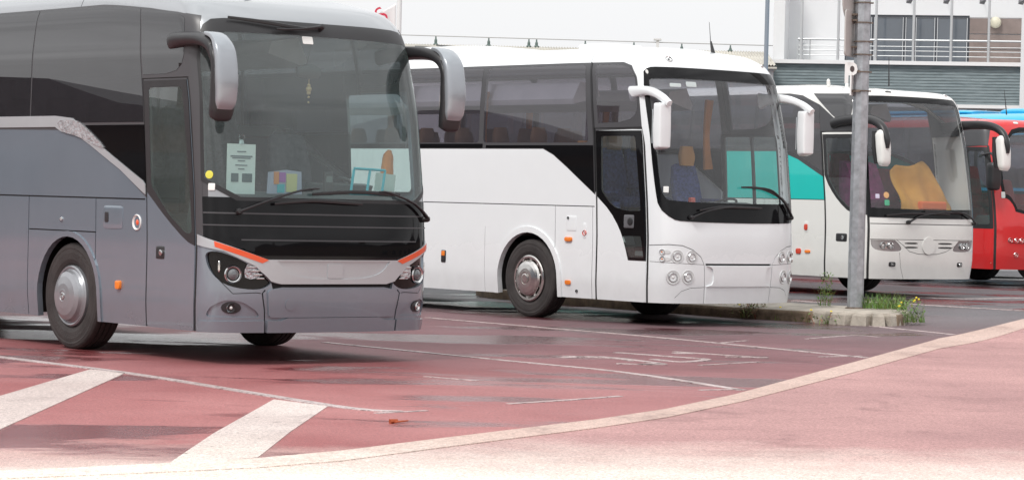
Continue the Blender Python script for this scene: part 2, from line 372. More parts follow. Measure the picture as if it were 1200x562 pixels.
# ------------------------------------------------------------------ shared coach parts
def wheel(root,x,y,side,style,R=.522):
    """side +1 = outer face towards +x"""
    ax=(side,0,0); o=(x,y,R)
    bk=MB(); bk.lathe([(.0005,-.2),(.30,-.2),(.30,-.05),(.245,-.055),(.0005,-.055)],(0,0,0),ax,32); w=bk.build('wheel',chass,root,loc=(x,y,R))
    t=MB(); pr=[(.30,-.27),(.33,-.285),(.44,-.30),(.495,-.29),(.518,-.265),(R,-.24),(R,-.20),(R-.014,-.198),(R-.014,-.186),(R,-.184),(R,-.145),(R-.014,-.143),(R-.014,-.131),(R,-.129),(R,-.09),(R-.014,-.088),(R-.014,-.076),(R,-.074),(R,-.04),(.516,-.02),(.50,-.004),(.47,.006),(.455,.003),(.42,.008),(.36,.004),(.325,-.012),(.30,-.03)]
    t.lathe(pr,(0,0,0),ax,72); t.build('tyre',tyrem,w,angle=50)
    h=MB()
    if style=='dome':
        h.lathe([(.30,-.03),(.298,.0),(.285,.012),(.272,.008),(.268,.0),(.262,.006),(.25,.02),(.235,.05),(.19,.075),(.12,.088),(.07,.092),(.055,.094),(.052,.090),(.0005,.090)],(0,0,0),ax,64)
        h.build('hubcap',greyhub,w,angle=50)
        e=MB(); e.lathe([(.034,.09),(.034,.097),(.026,.099),(.026,.092),(.0005,.092)],(0,0,0),ax,24)
        for k in range(3):
            a=k*2*PI/3+PI/2; dy,dz=math.cos(a),math.sin(a)
            e.sweep([(side*.096,0,0),(side*.096,dy*.028,dz*.028)],[.005,.002],6,sub=1)
        e.build('hub_emblem',chrome,w)
    else:
        h.lathe([(.31,-.03),(.31,.006),(.295,.016),(.27,.014),(.262,-.03),(.250,-.05),(.245,-.05)],(0,0,0),ax,64)
        h.lathe([(.246,-.05),(.243,.02),(.225,.045),(.19,.062),(.13,.075),(.085,.078),(.08,.068),(.066,.068),(.062,.085),(.05,.09),(.0005,.091)],(0,0,0),ax,64)
        for k in range(10):
            a=k*2*PI/10+.2; cy,cz=math.cos(a),math.sin(a)
            h.sweep([(side*-.01,cy*.238,cz*.238),(side*.004,cy*.272,cz*.272)],[.022,.018],8,sub=1,up=(1,0,0))
        h.build('hubcap',brushed,w,angle=40)
    return w
def empty_part(name,parent,loc=(0,0,0)):
    o=bpy.data.objects.new(name,None); o.empty_display_size=.1; o.location=loc; return link(o,parent)
greyhub=mat('hubcap_grey',(.30,.31,.33),.28,metal=.45,coat=.6,var=.06,vscale=5)
def seat(root,x,y,z,m,head=None,w=.46,name='passenger_seat',h=1.12):
    b=MB(); b.box(x-w/2,x+w/2,y-.46,y+.02,z+.30,z+.46,bev=.05)
    V0=len(b.V); b.sweep([(x,y-.40,z+.40),(x,y-.50,z+.75),(x,y-.55,z+h-.05),(x,y-.56,z+h)],[(w/2,.07),(w/2,.065),(w/2*.86,.05),(w/2*.6,.03)],16,4,up=(0,1,0))
    b.box(x-w/2+.02,x-w/2+.07,y-.42,y-.02,z+.55,z+.60,bev=.02); b.box(x-.04,x+.04,y-.40,y-.2,z+.0,z+.31)
    o=b.build(name,m,root)
    if head is not None:
        hb=MB(); hb.sweep([(x,y-.49,z+h-.02),(x,y-.49,z+h+.10),(x,y-.50,z+h+.24)],[(.115,.05),(.135,.06),(.10,.045)],16,3,up=(0,1,0)); hb.build('headrest',head,o)
    return o
def steering(root,x,y,z,R=.23,m=None):
    b=MB(); ax=np.array([0,-.45,.9]);ax/=np.linalg.norm(ax);u=np.array([1.,0,0]);v=np.cross(ax,u)
    c=np.array([x,y,z]);n=32
    P=[c+(u*math.cos(2*PI*k/n)+v*math.sin(2*PI*k/n))*R for k in range(n+1)]
    b.sweep(P,[.016]*(n+1),8,sub=1,up=tuple(ax),cap=False)
    for a in (PI*.5*3,PI*.12,PI*.88): b.sweep([c,c+(u*math.cos(a)+v*math.sin(a))*R],[.03,.014],8,sub=1,up=tuple(ax))
    b.lathe([(.0005,.03),(.06,.025),(.07,-.02),(.05,-.3)],c,ax,16)
    return b.build('steering_wheel',m or blk,root)
def interior(root,body,deck=1.25,cab=.95,front=-.42,seatmat=seatm,head=None,rows=4,y0=-2.5,dash_top=1.46,curt=None,a=1.16):
    b=MB(); b.box(-a,a,-1.9,front-.1,cab-.06,cab); b.box(-a,a,-body.L+.35,-1.9,deck-.06,deck); b.box(-a,a,-1.93,-1.9,cab,deck); b.build('cabin_floor',floorm,root,smooth=False)
    d=MB(); P=[(front-.02,cab+.02),(front-.02,dash_top-.10),(front-.10,dash_top),(front-.38,dash_top+.01),(front-.50,dash_top-.09),(front-.55,dash_top-.30),(front-.45,cab+.02)]
    d.prism(P,'x',-1.02,1.02); d.prism([(front-.40,dash_top-.05),(front-.34,dash_top+.09),(front-.48,dash_top+.11),(front-.60,dash_top-.06)],'x',-.98,-.28); d.build('dashboard',dashm,root,angle=50)
    steering(root,-.62,front-.60,dash_top+.05)
    seat(root,-.62,front-.78,cab+.10,seatmat,head,.5,'driver_seat',1.06)
    for r in range(rows):
        for x in (-.92,-.46,.46,.92): seat(root,x,y0-r*.82,deck,seatmat,head and tandark)
    rk=MB()
    for sx in (-1,1): rk.prism([(sx*.62,2.98),(sx*1.08,2.86),(sx*1.10,2.93),(sx*.98,3.16),(sx*.66,3.10)],'y',-body.L+.6,-2.1)
    rk.build('luggage_rack',liner,root)
    bk=MB(); bk.box(-a,a,-body.L+.42,-body.L+.48,deck,3.25); bk.build('rear_partition',liner,root,smooth=False)
def chassis(root,body,yw,yr,z0=.34,hw=1.17,wr=.66):
    b=MB(); L=body.L; b.box(-.80,.80,-L+.35,-.55,z0,1.0)
    for s in (-1,1):
        x0,x1=(.80,hw) if s>0 else (-hw,-.80)
        for ya,yb in ((-L+.4,yr-wr-1.35),(yr+wr,yw-wr),(yw+wr,-.75)):
            if yb-ya>.1: b.box(x0,x1,ya,yb,z0,1.0)
    for y in (yw,yr): b.sweep([(-1.0,y,.52),(1.0,y,.52)],[.08,.08],10,sub=1)
    return b.build('chassis',chass,root,smooth=False)
def wiper(root,body,arm,blade,m=None,off=.055):
    b=MB(); A=surfpath(body,arm,off); B=surfpath(body,blade,off-.012)
    b.sweep(A,[(.022,.014)]+[(.016,.01)]*(len(A)-2)+[(.012,.008)],8,3,sub=3)
    b.sweep(B,[(.006,.012)]+[(.014,.018)]*(len(B)-2)+[(.006,.012)],8,3,sub=3)
    p,_,_,nn=orient(body,arm[0][0],arm[0][1]); b.lathe([(.03,-.01),(.03,.05),(.02,.07),(.0005,.072)],p,nn,14)
    return b.build('wiper',m or blk,root)
gl_dark=glass('side_glass_dark',(.22,.22,.26),2.0,haze=.06,hcol=(.34,.33,.38))
# ------------------------------------------------------------------ the coaches
def mirrored(reg_list):
    out=[]
    for r in reg_list:
        out.append(r)
        if r.get('mir')=='join': r['polys']=r['polys']+[fl(p) for p in r['polys']]
        elif r.get('mir'):
            q=dict(r); q['polys']=[fl(p) for p in r['polys']]; q['key']=r['key']+'_L'
            if r.get('parent') and r.get('pmir'): q['parent']=r['parent']+'_L'
            out.append(q)
    return out
def Rg(key,name,polys,mat,off=0.0,mir=False,depth=.03,parent=None,hole=False,label=None,pmir=False):
    return dict(key=key,name=name,polys=polys,mat=mat,off=off,mir=mir,depth=depth,parent=parent,hole=hole,label=label,pmir=pmir)
def archpoly(sc,r,t0,tc=.52,n=18,rx=None):
    rx=rx or r
    return [(sc-rx,t0)]+[(sc-rx*math.cos(PI*k/n),tc+r*math.sin(PI*k/n)) for k in range(n+1)]+[(sc+rx,t0)]
def sy(body,y): return body.Lf+(-y)-(.50 if body is not B3 else .45)   # s of a point y on the straight side

# ======== grey coach
def grey_coach():
    B=B1; S=B.Smax
    root=empty('coach',(-1.6440,24.4788,0.0000),3.83100,label='grey metallic touring coach with black mask and orange trim above its headlights, nearest the camera',cat='coach',group='coaches parked side by side')
    T0=B.Tmin; yw=-2.70; yr=-8.85; sw=sy(B,yw); sr=sy(B,yr)
    R=[]
    R.append(Rg('panel','side_panel',[[(1.40,T0),(S-.5,T0),(S-.5,2.28),(4.2,2.28),(3.5,2.1),(2.33,1.56),(2.30,2.6),(1.46,2.6),(1.40,1.3)]],greyp,mir=True))
    R.append(Rg('rearp','rear_panel',[[(S-.5,T0),(S,T0),(S,2.3),(S-.5,2.3)],fl([(S-.5,T0),(S,T0),(S,2.3),(S-.5,2.3)])],greyp))
    R.append(Rg('rwin','rear_window',[rr(S-1.0,S,2.35,3.2,(.05,0,0,.1)),fl(rr(S-1.0,S,2.35,3.2,(.05,0,0,.1)))],coachwin,off=.003))
    bandp=[(S-1.05,2.24),(3.45,2.14),(2.30,1.50),(2.30,2.60),(1.46,2.60),(1.40,1.2),(1.30,1.4),(1.24,3.24),(1.55,3.29),(2.1,3.335),(3.2,3.37),(4.6,3.365),(S-1.05,3.36)]
    R.append(Rg('band','window_surround',[bandp],framegrey,mir=True,off=.001))
    R.append(Rg('tri','black_panel',[[(3.46,2.19),(2.31,2.19),(2.31,1.60),(3.40,2.12)]],blkgloss,mir=True,off=.002))
    xs=[2.31,4.57,6.25,7.93,9.61,11.3,S-1.08]
    for i in range(6):
        a,b=xs[i]+.012,xs[i+1]-.012
        R.append(Rg('w%d'%i,'side_window',[[(a,2.215 if i==0 else 2.27),(b,2.215 if i==0 else 2.27),(b,3.352),(a,3.33 if i==0 else 3.352)]],coachwin,off=.004,mir=True))
    R.append(Rg('qw','quarter_window',[sm([(1.50,2.66),(2.29,2.66,1),(2.29,3.325,1),(1.9,3.31),(1.42,3.27),(1.44,3.1)],2)],coachwin,off=.004,mir=True))
    strip=[(S-.6,2.285),(4.05,2.285),(3.70,2.26),(3.07,1.96),(2.36,1.665),(2.315,1.63),(2.315,1.535),(2.40,1.575),(2.76,1.76),(3.35,2.00),(3.6,2.09),(3.93,2.13),(4.05,2.175),(S-.6,2.175)]
    R.append(Rg('strip','trim_strip',[strip],silverp,off=.012,mir=True))
    lens=[(4.03,2.235),(3.68,2.25),(3.49,2.20),(3.05,1.975),(3.13,1.965),(3.58,2.085),(3.90,2.125)]
    R.append(Rg('len','trim_lamp',[sm(lens,1)],trimlamp,off=.018,mir=True,parent='strip',pmir=True))
    # gaps between flaps
    g=[band([(4.56,T0),(4.56,1.49)],.014),band([(3.245,T0),(3.245,1.49)],.014),band([(4.56,1.16),(3.245,1.16)],.012),band([(S-.6,1.49),(2.33,1.49)],.014)]
    for s in (6.2,7.9,8.75,11.2): g.append(band([(s,T0),(s,1.49)],.014))
    R.append(Rg('gap','panel_gap',g,gapm,off=-.012,mir='join',depth=.02))
    # door on the right
    R.append(Rg('door','door',[rr(1.475,2.285,T0,2.60,.03)],greyp,off=.006))
    R.append(Rg('dgap','door_seal',[band([(2.30,T0),(2.30,2.62),(1.455,2.62),(1.455,1.0),(1.462,T0)],.03)],rubber,off=-.004,depth=.03))
    R.append(Rg('dframe','door_frame',[sm([(2.285,1.56,1),(2.285,2.60,1),(1.475,2.60,1),(1.475,1.08,1),(1.62,1.12),(1.95,1.32)],1)],blk,off=.008,parent='door'))
    R.append(Rg('dglass','door_glass',[rc([(2.21,1.62),(2.19,2.535),(1.57,2.535),(1.515,1.19),(1.62,1.19),(1.90,1.35)],.05)],gl_door1,off=.006,parent='door',depth=.01))
    R.append(Rg('dw','driver_window',[rc([(-2.55,1.62),(-1.50,1.62),(-1.50,2.45),(-1.58,2.58),(-2.55,2.58)],.06)],gl_door,off=.006,depth=.012))
    # wheel arches
    for k,sc in (('f',sw),('r',sr)):
        R.append(Rg('lip'+k,'wheel_arch_lip',[archpoly(sc,.64,T0,rx=.64)],greyp2,off=.014,mir=True,depth=.06))
        R.append(Rg('hole'+k,'x',[archpoly(sc,.585,T0-.01,rx=.58)],gapm,mir=True,hole=True))
    R.append(Rg('rgap','roof_gap',[band([(3.72,3.37),(3.72,3.62)],.014)],gapm,off=-.008,mir=True))
    # ---- front
    R.append(Rg('bumper','bumper',[[(-1.40,T0),(1.40,T0),(1.425,1.20),(-1.425,1.20)]],greyp2,off=0))
    R.append(Rg('mask','front_mask',[[(1.42,1.17),(1.22,1.12),(.74,.97),(-.74,.97),(-1.22,1.12),(-1.42,1.17),(-1.40,1.53),(1.40,1.53)]],blkgloss,off=.004))
    R.append(Rg('pillar','front_pillar',[[(1.455,1.17),(1.36,1.17),(1.36,1.5),(1.30,2.9),(1.22,3.24),(1.40,3.27),(1.43,2.7)]],framegrey,off=.003,mir=True))
    wso=sm([(1.375,1.50),(1.335,2.2),(1.29,2.95),(1.20,3.19),(.95,3.225),(0,3.225),(-.95,3.225),(-1.20,3.19),(-1.29,2.95),(-1.335,2.2),(-1.375,1.50),(0,1.50)],1)
    R.append(Rg('frit','windscreen_surround',[wso],blk,off=.006))
    wsi=sm([(1.33,1.535),(1.30,2.2),(1.265,2.9),(1.22,3.03),(1.1,3.06),(0,3.07),(-1.1,3.06),(-1.22,3.03),(-1.265,2.9),(-1.30,2.2),(-1.33,1.535),(0,1.535)],1)
    R.append(Rg('ws','windscreen',[wsi],gl_ws,off=.005,depth=.012))
    R.append(Rg('mline','mask_edge_highlight',[band([(1.35,1.385),(-1.35,1.385)],.014),band([(1.38,1.275),(-1.38,1.275)],.012),band([(1.0,1.145),(-1.0,1.145)],.012)],framegrey,off=.010,parent='mask'))  # lighter grey strips drawn as the edge highlights on the mask
    trim=[(1.425,1.185),(1.22,1.125),(.74,.968),(-.74,.968),(-1.22,1.125),(-1.425,1.185),(-1.428,1.09),(-1.16,1.04),(-.86,.905),(-.72,.775),(-.60,.745),(.60,.745),(.72,.775),(.86,.905),(1.16,1.04),(1.428,1.09)]
    R.append(Rg('trim','grille_trim',[trim],silverp,off=.016,depth=.05))
    R.append(Rg('tslot','trim_recess',[sm([(.64,.955,1),(.56,.86),(.38,.80),(0,.785),(-.38,.80),(-.56,.86),(-.64,.955,1)],2)],silverp,off=.004,parent='trim'))
    R.append(Rg('badge','badge_plate',[rr(-.085,.085,.80,.93,.015)],silverp,off=.012,parent='trim'))
    R.append(Rg('orange','orange_trim',[[(1.245,1.128),(.755,.972),(.735,.962),(.80,.935),(1.24,1.078)]],orangep,off=.020,mir=True,parent='trim'))
    R.append(Rg('slot','grille_slot',[[(.70,.765),(.62,.745),(-.62,.745),(-.70,.765),(-.68,.70),(-.58,.715),(.58,.715),(.68,.70)]],gapm,off=-.03))
    hl=sm([(1.345,1.035),(1.325,.92),(1.25,.81),(1.11,.715),(.82,.685),(.69,.745),(.71,.78),(.84,.885),(1.16,1.035)],2)
    R.append(Rg('hl','headlight',[hl],blkgloss,off=-.03,mir=True,depth=.03))
    R.append(Rg('hlr','reflector',[sm([(.93,.94),(.86,.90),(.78,.80),(.95,.785),(.965,.86)],1)],facet,off=-.015,mir=True,parent='hl',pmir=True))
    R.append(Rg('scoop','fog_lamp_scoop',[rc([(1.33,.44),(.80,.44),(.84,.50),(.98,.585),(1.14,.60),(1.28,.53)],.06)],greyp2,off=-.018,mir=True))
    R.append(Rg('bmid','bumper_centre',[rc([(.735,.675),(.70,.70),(-.70,.70),(-.735,.675),(-.715,.44),(.715,.44)],.03)],greyp2,off=.022,depth=.04))
    R.append(Rg('bg','bumper_gap',[band([(.755,.69),(.785,.66),(.755,.5),(.75,T0)],.014)],gapm,off=-.01,mir=True))
    R.append(Rg('bg2','crease_gap',[band([(1.2,.78),(1.07,.655),(.85,.665),(.80,.66)],.007)],gapm,off=-.006,mir=True))
    R.append(Rg('blip','bumper_lip',[[(.735,T0),(-.735,T0),(-.735,.41),(-.60,.41),(-.52,.435),(.52,.435),(.60,.41),(.735,.41)]],greyp2,off=.030,depth=.05))
    R.append(Rg('blip2','bumper_lip',[[(1.41,T0),(.765,T0),(.765,.41),(1.41,.40)]],greyp2,off=.020,mir=True,depth=.04))
    R.append(Rg('bcap','tow_cover',[disc(.50,.56,.055)],greyp2,off=.027))
    fog=disc(1.08,.525,.095,ry=.055)
    R.append(Rg('fog','fog_lamp',[fog],blk,off=-.01,mir=True))
    O=skin(B,root,mirrored(R),dict(name='body_shell',mat=roofsilver,depth=.03,off=0))
    for sg in (1,-1):
        h=O['hl'] if sg>0 else O['hl_L']
        m=MB(); p,a,b,nn=orient(B,sg*1.07,.83,-.02); nn=np.array([sg*.25,.97,0]);nn/=np.linalg.norm(nn)
        m.lathe([(.075,-.02),(.085,.01),(.078,.022),(.070,.012),(.062,.008),(.060,-.02)],p,nn,32,0); m.lathe([(.058,-.02),(.05,.012),(.03,.028),(.0005,.034)],p,nn,24,1)
        m.build('projector_lamp',[chrome,mat('lamp_glass_dark',(.12,.13,.14),.05,coat=1)],h)
        for k in range(4): c=MB(); pad(c,B,sg*(.885-.025*k),.90-.035*k,.11-.01*k,.014,.012,mi=0); c.build('lamp_fin',chrome,h)
        c=MB(); pad(c,B,sg*1.20,.90,.02,.10,.008); c.build('lamp_fin',chrome,h)
        f=MB(); lampdish(f,B,sg*1.08,.525,.042,0,1,.02,-.006); f.build('bulb',[chrome,whitelens],O['fog'] if sg>0 else O['fog_L'])
        m=MB(); pad(m,B,sg*2.79,.67,.085,.085,.03); m.build('side_marker',amber,root)
        m=MB(); lampdish(m,B,sg*2.48,1.27,.075,0,1,.01); m.build('side_indicator',[whitelens,orangep],root)
        m=MB(); pad(m,B,sg*2.92,1.31,.36,.22,.006,power=8); f=m.build('fuel_flap',greyp,root); m=MB(); pad(m,B,sg*3.03,1.31,.07,.10,.012,power=6); m.build('flap_catch',blk,f)
        m=MB(); lampdish(m,B,sg*3.9,1.27,.022,0,0,.01); m.build('flap_lock',chrome,root)
        for s in (5.4,7.0,8.3,11.6): 
            m=MB(); pad(m,B,sg*s,.67,.085,.06,.02); m.build('side_marker',amber,root)
    m=MB(); pad(m,B,2.06,1.0,.15,.12,.012,power=8); hd=m.build('door_handle',blk,O['door']); m=MB(); p,a,b,nn=orient(B,2.03,1.0,.018); m.lathe([(.028,-.01),(.028,.008),(.018,.012),(.0005,.012)],p,nn,16); m.build('lock',chrome,O['door'])
    chassis(root,B,yw,yr,z0=.33)
    for x in (1.235,-1.235): wheel(root,x,yw,1 if x>0 else -1,'dome'); wheel(root,x,yr,1 if x>0 else -1,'dome')
    interior(root,B,deck=1.35,cab=1.0,rows=3,y0=-2.9,dash_top=1.58)
    # three wipers
    wiper(root,B,[(1.02,1.40),(.75,1.50),(.40,1.60),(.2,1.62)],[(.68,1.475),(.3,1.51),(-.1,1.50),(-.30,1.49)])
    wiper(root,B,[(-1.18,1.36),(-.95,1.50),(-.62,1.60),(-.5,1.605)],[(.27,1.57),(-.2,1.60),(-.6,1.59),(-.76,1.585)])
    wiper(root,B,[(-.05,3.16),(.2,3.12),(.42,3.10),(.5,3.10)],[(.98,3.20),(.6,3.17),(.2,3.13),(.0,3.14)])
    m=MB(); 
    for s,t in ((.12,3.02),): pad(m,B,s,t,.12,.075,.003,off=.006,power=10)
    m.build('windscreen_sticker',paper,root)
    m=MB(); pad(m,B,1.27,1.73,.075,.075,.003,power=2,off=.008); m.build('round_sticker',mat('yellow_sticker',(.65,.62,.08),.6),root)
    m=MB(); pad(m,B,1.255,1.62,.065,.065,.003,power=8,off=.008); m.build('square_sticker',paper,root)
    # rabbit-ear mirrors
    for sg in (1,-1):
        a=MB(); X=1.22
        a.sweep([(sg*(X-.03),-1.02,2.93),(sg*(X+.02),-.86,2.965),(sg*(X+.05),-.58,2.975),(sg*(X+.07),-.30,2.955),(sg*(X+.085),-.10,2.88),(sg*(X+.085),-.0,2.68)],
            [(.05,.075),(.075,.075),(.085,.06),(.09,.055),(.09,.06),(.08,.04)],16,3,up=(.2*sg,.0,1))
        arm=a.build('mirror_arm',blk,root)
        h=MB(); h.sweep([(sg*1.30,-.22,3.005),(sg*1.30,-.06,2.965),(sg*1.305,.05,2.83),(sg*1.305,.09,2.60),(sg*1.305,.085,2.40),(sg*1.305,.06,2.325)],
            [(.06,.02),(.09,.03),(.108,.045),(.113,.05),(.105,.045),(.085,.03)],20,3.6,up=(0,1,0)); h.build('mirror_housing',mat('mirror_grey_paint',(.31,.34,.37),.25,metal=.3,coat=.6),arm)
        h=MB(); h.sweep([(sg*1.305,-.12,2.90),(sg*1.305,.005,2.80),(sg*1.305,.03,2.58),(sg*1.305,.02,2.34),(sg*1.305,.0,2.25),(sg*1.305,-.01,2.225)],[(.07,.03),(.115,.04),(.12,.05),(.118,.06),(.105,.06),(.07,.045)],20,3.6,up=(0,1,0)); h.build('mirror_back',blk,arm)
        g=MB(); g.sweep([(sg*1.305,-.025,2.76),(sg*1.305,-.040,2.33)],[(.09,.006),(.09,.006)],12,5,up=(0,1,0),sub=1); g.build('mirror_glass',mirrorm,arm)
    # interior mirror with charm, antenna
    m=MB(); m.sweep([(.0,-.45,3.02),(.02,-.50,2.80)],[.006,.006],6,sub=1); m.sweep([(.12,-.52,2.72),(.0,-.50,2.73),(-.12,-.50,2.72)],[(.03,.05),(.035,.075),(.03,.05)],12,2.5,up=(0,0,1)); im=m.build('interior_mirror',blk,root)
    m=MB(); m.sweep([(0,-.49,2.7),(0,-.49,2.58)],[.004,.004],5,sub=1)
    for k,(z,r) in enumerate(((2.60,.018),(2.565,.03),(2.53,.022),(2.49,.012),(2.44,.010))): m.lathe([(.0005,-r),(r*.8,-r*.6),(r,0),(r*.8,r*.6),(.0005,r)],(0,-.49,z),(0,0,1),10)
    m.build('hanging_charm',mat('charm_brass',(.45,.30,.15),.5),im)
    m=MB(); m.sweep([(.30,-1.05,3.50),(.30,-1.10,3.66)],[(.03,.04),(.008,.01)],8,sub=1); m.sweep([(.30,-1.08,3.6),(.27,-1.25,3.85)],[.006,.003],6,sub=1); m.build('antenna',blk,root)
    return root
# ======== white coach
def white_coach():
    B=B2; S=B.Smax
    root=empty('coach',(2.9577,34.0675,0.0000),3.83972,label='white touring coach with a sweeping black window line and round headlamps, beside the grey coach',cat='coach',group='coaches parked side by side')
    T0=B.Tmin; yw=-2.75; yr=-8.9; sw=sy(B,yw); sr=sy(B,yr); R=[]
    band_=[(S-1.0,2.26),(3.52,2.26),(3.30,2.18),(3.02,2.02),(2.44,1.66),(2.43,2.5),(1.455,2.52),(1.43,2.9),(1.44,3.2),(1.52,3.36),(1.70,3.415),(S-1.0,3.415)]
    R.append(Rg('band','window_surround',[band_],framegrey,mir=True,off=.001))
    R.append(Rg('rwin','rear_window',[rr(S-.8,S,2.2,3.2,(.1,0,0,.1)),fl(rr(S-.8,S,2.2,3.2,(.1,0,0,.1)))],coachwin,off=.003))
    R.append(Rg('blackp','black_panel',[[(4.75,2.27),(3.52,2.27),(3.30,2.19),(3.02,2.03),(2.46,1.68),(2.46,2.31),(4.75,2.31)]],blkgloss,mir=True,off=.003))
    xs=[2.52,4.86,6.6,8.34,10.08,S-1.05]
    for i in range(5):
        R.append(Rg('w%d'%i,'side_window',[rr(xs[i]+.05,xs[i+1]-.05,2.345,3.375,.05)],gl_side,off=.003,mir=True,depth=.012))
        if i: R.append(Rg('wg%d'%i,'lower_glass',[rr(xs[i]-.04,xs[i+1]-.06,2.27,2.33,.01)],blkgloss,off=.003,mir=True))
    R.append(Rg('wsplit','window_post',[band([(2.44,1.7),(2.44,3.415)],.035)],blk,off=.008,mir=True))
    R.append(Rg('qw','quarter_window',[sm([(1.50,2.62),(2.34,2.60,1),(2.33,3.375,1),(1.72,3.375),(1.50,3.30),(1.47,3.1)],2)],gl_side,off=.003,mir=True,depth=.012))
    g=[band([(4.72,T0),(4.72,1.2)],.007),band([(3.25,T0),(3.25,1.51)],.011),band([(2.50,T0),(2.50,1.51)],.011),band([(S-.5,1.51),(2.46,1.51)],.012),band([(2.46,3.41),(2.46,3.62)],.016)]
    for s in (6.2,7.9,11): g.append(band([(s,T0),(s,1.51)],.011))
    R.append(Rg('gap','panel_gap',g,gapm,off=-.012,mir='join',depth=.02))
    R.append(Rg('door','door',[rr(1.465,2.395,T0,2.50,.02)],whitep,off=.006))
    R.append(Rg('dgap','door_seal',[band([(2.415,T0),(2.415,2.53),(1.455,2.53),(1.44,2.3),(1.44,1.0),(1.435,T0)],.035)],rubber,off=-.003))
    R.append(Rg('dframe','door_frame',[sm([(2.395,1.64,1),(2.395,2.50,1),(1.465,2.50,1),(1.465,.83,1),(1.80,.83,1),(1.87,1.02),(1.97,1.24),(2.15,1.46)],1)],blkgloss,off=.008,parent='door'))
    R.append(Rg('dglass','door_glass',[rc([(2.31,1.72),(2.29,2.43),(1.60,2.43),(1.56,1.47,.03),(1.80,1.46,.15),(2.12,1.52,.15)],.04)],gl_door,off=.006,parent='door',depth=.01))
    R.append(Rg('dwf','window_surround',[rc([(-2.60,1.50),(-1.44,1.50),(-1.44,2.55),(-2.60,2.55)],.08)],framegrey,off=.002))
    R.append(Rg('dw','driver_window',[rc([(-2.52,1.57),(-2.0,1.57),(-2.0,2.50),(-2.52,2.50)],.05)],gl_door,off=.006,depth=.012))
    R.append(Rg('dw2','driver_window',[rc([(-1.96,1.57),(-1.50,1.57),(-1.50,2.50),(-1.96,2.50)],.05)],gl_door,off=.006,depth=.012))
    R.append(Rg('dglass2','door_glass',[rc([(1.93,1.14),(1.57,1.15),(1.51,.87),(1.79,.87)],.02)],gl_door,off=.004,parent='door',depth=.01))
    for k,sc in (('f',sw+.02),('r',sr)):
        R.append(Rg('lip'+k,'wheel_arch_lip',[archpoly(sc,.70,T0,rx=.70)],whitep,off=.02,mir=True,depth=.08))
        R.append(Rg('hole'+k,'x',[archpoly(sc,.62,T0-.01,rx=.62)],gapm,mir=True,hole=True))
    wso=sm([(1.33,3.25),(1.335,2.6),(1.33,2.2),(1.30,1.75),(1.27,1.52),(1.10,1.375),(.95,1.345),(0,1.335),(-.95,1.345),(-1.15,1.36),(-1.27,1.48),(-1.30,1.75),(-1.33,2.2),(-1.335,2.6),(-1.33,3.25),(-1.24,3.33),(-1.1,3.34),(0,3.345),(1.1,3.34),(1.24,3.33)],1)
    R.append(Rg('frit','windscreen_surround',[wso],blkgloss,off=.006))
    wsi=sm([(1.26,3.15),(1.26,2.4),(1.24,1.85),(1.20,1.66),(1.1,1.60),(0,1.59),(-1.1,1.60),(-1.20,1.66),(-1.24,1.85),(-1.26,2.4),(-1.26,3.15),(-1.2,3.18),(0,3.19),(1.2,3.18)],1)
    R.append(Rg('ws','windscreen',[wsi],gl_ws2,off=.005,depth=.012))
    fg=[band([(1.42,1.035),(1.15,1.05),(.96,1.04),(.80,.985),(.68,.90),(.62,.80),(.605,.6),(.60,T0)],.010),band([(1.41,.83),(.62,.80)],.006),band([(1.40,.62),(1.41,.60)],.006),
        band([(1.05,.37),(.95,.46),(.82,.50),(.6,.51)],.007)]
    for k_,q_ in enumerate(fg): R.append(Rg('fgap%d'%k_,'bumper_gap',[q_],mat('gap_grey',(.12,.12,.12),.7),off=-.008,mir=True))
    R.append(Rg('slot','bumper_slot',[[(.60,.815),(-.60,.815),(-.60,.79),(.60,.79)]],gapm,off=-.03))
    R.append(Rg('plate','number_plate_panel',[sm([(.585,.785,1),(.50,.76),(.47,.70),(.47,.55),(.585,.52,1),(-.585,.52,1),(-.47,.55),(-.47,.70),(-.50,.76),(-.585,.785,1)],1)],whitep,off=.022,depth=.04))
    R.append(Rg('low','bumper_lip',[[(.585,.50),(-.585,.50),(-.585,T0),(.585,T0)]],whitep,off=.010))
    O=skin(B,root,mirrored(R),dict(name='body_shell',mat=whitep,depth=.05,off=0))
    lampd=mat('lamp_bowl_white',(.62,.63,.63),.25,coat=.5)
    for sg in (1,-1):
        for s,t,r in ((1.03,.90,.068),(.82,.895,.068),(1.08,.635,.072),(.87,.64,.072)):
            m=MB(); lampdish(m,B,sg*s,t,r*.80,0,1,.03,.004,nrm=None); m.lathe([(r*1.28,-.004),(r*1.22,.004),(r*1.05,.001),(r*.83,-.004)],*orient(B,sg*s,t,.002)[::3],28,2)
            m.build('headlight',[chrome,whitelens,lampd],root)
        for s,t in ((1.23,.955),(1.225,.865)):
            m=MB(); lampdish(m,B,sg*s,t,.036,0,1,.015,.004); pad(m,B,sg*(s-.05),t,.12,.06,.003,power=2,mi=2); m.build('position_lamp',[chrome,amber,lampd],root)
        m=MB(); pad(m,B,sg*5.62,.76,.10,.17,.012,power=8); f=m.build('marker_recess',blk,root); m=MB(); pad(m,B,sg*5.62,.80,.075,.07,.02,power=6); m.build('lens',amber,f)
        m=MB(); pad(m,B,sg*2.97,1.07,.14,.06,.03); m.build('side_marker',amber,root)
        m=MB(); pad(m,B,sg*2.97,.50,.11,.06,.02); m.build('side_marker',amber,root)
        m=MB(); pad(m,B,sg*2.66,1.19,.07,.20,.006,power=4); f=m.build('side_indicator',whitep,root); m=MB(); lampdish(m,B,sg*2.655,1.16,.035,0,1,.01,.006); m.build('lens',[redlens,redlens],f)
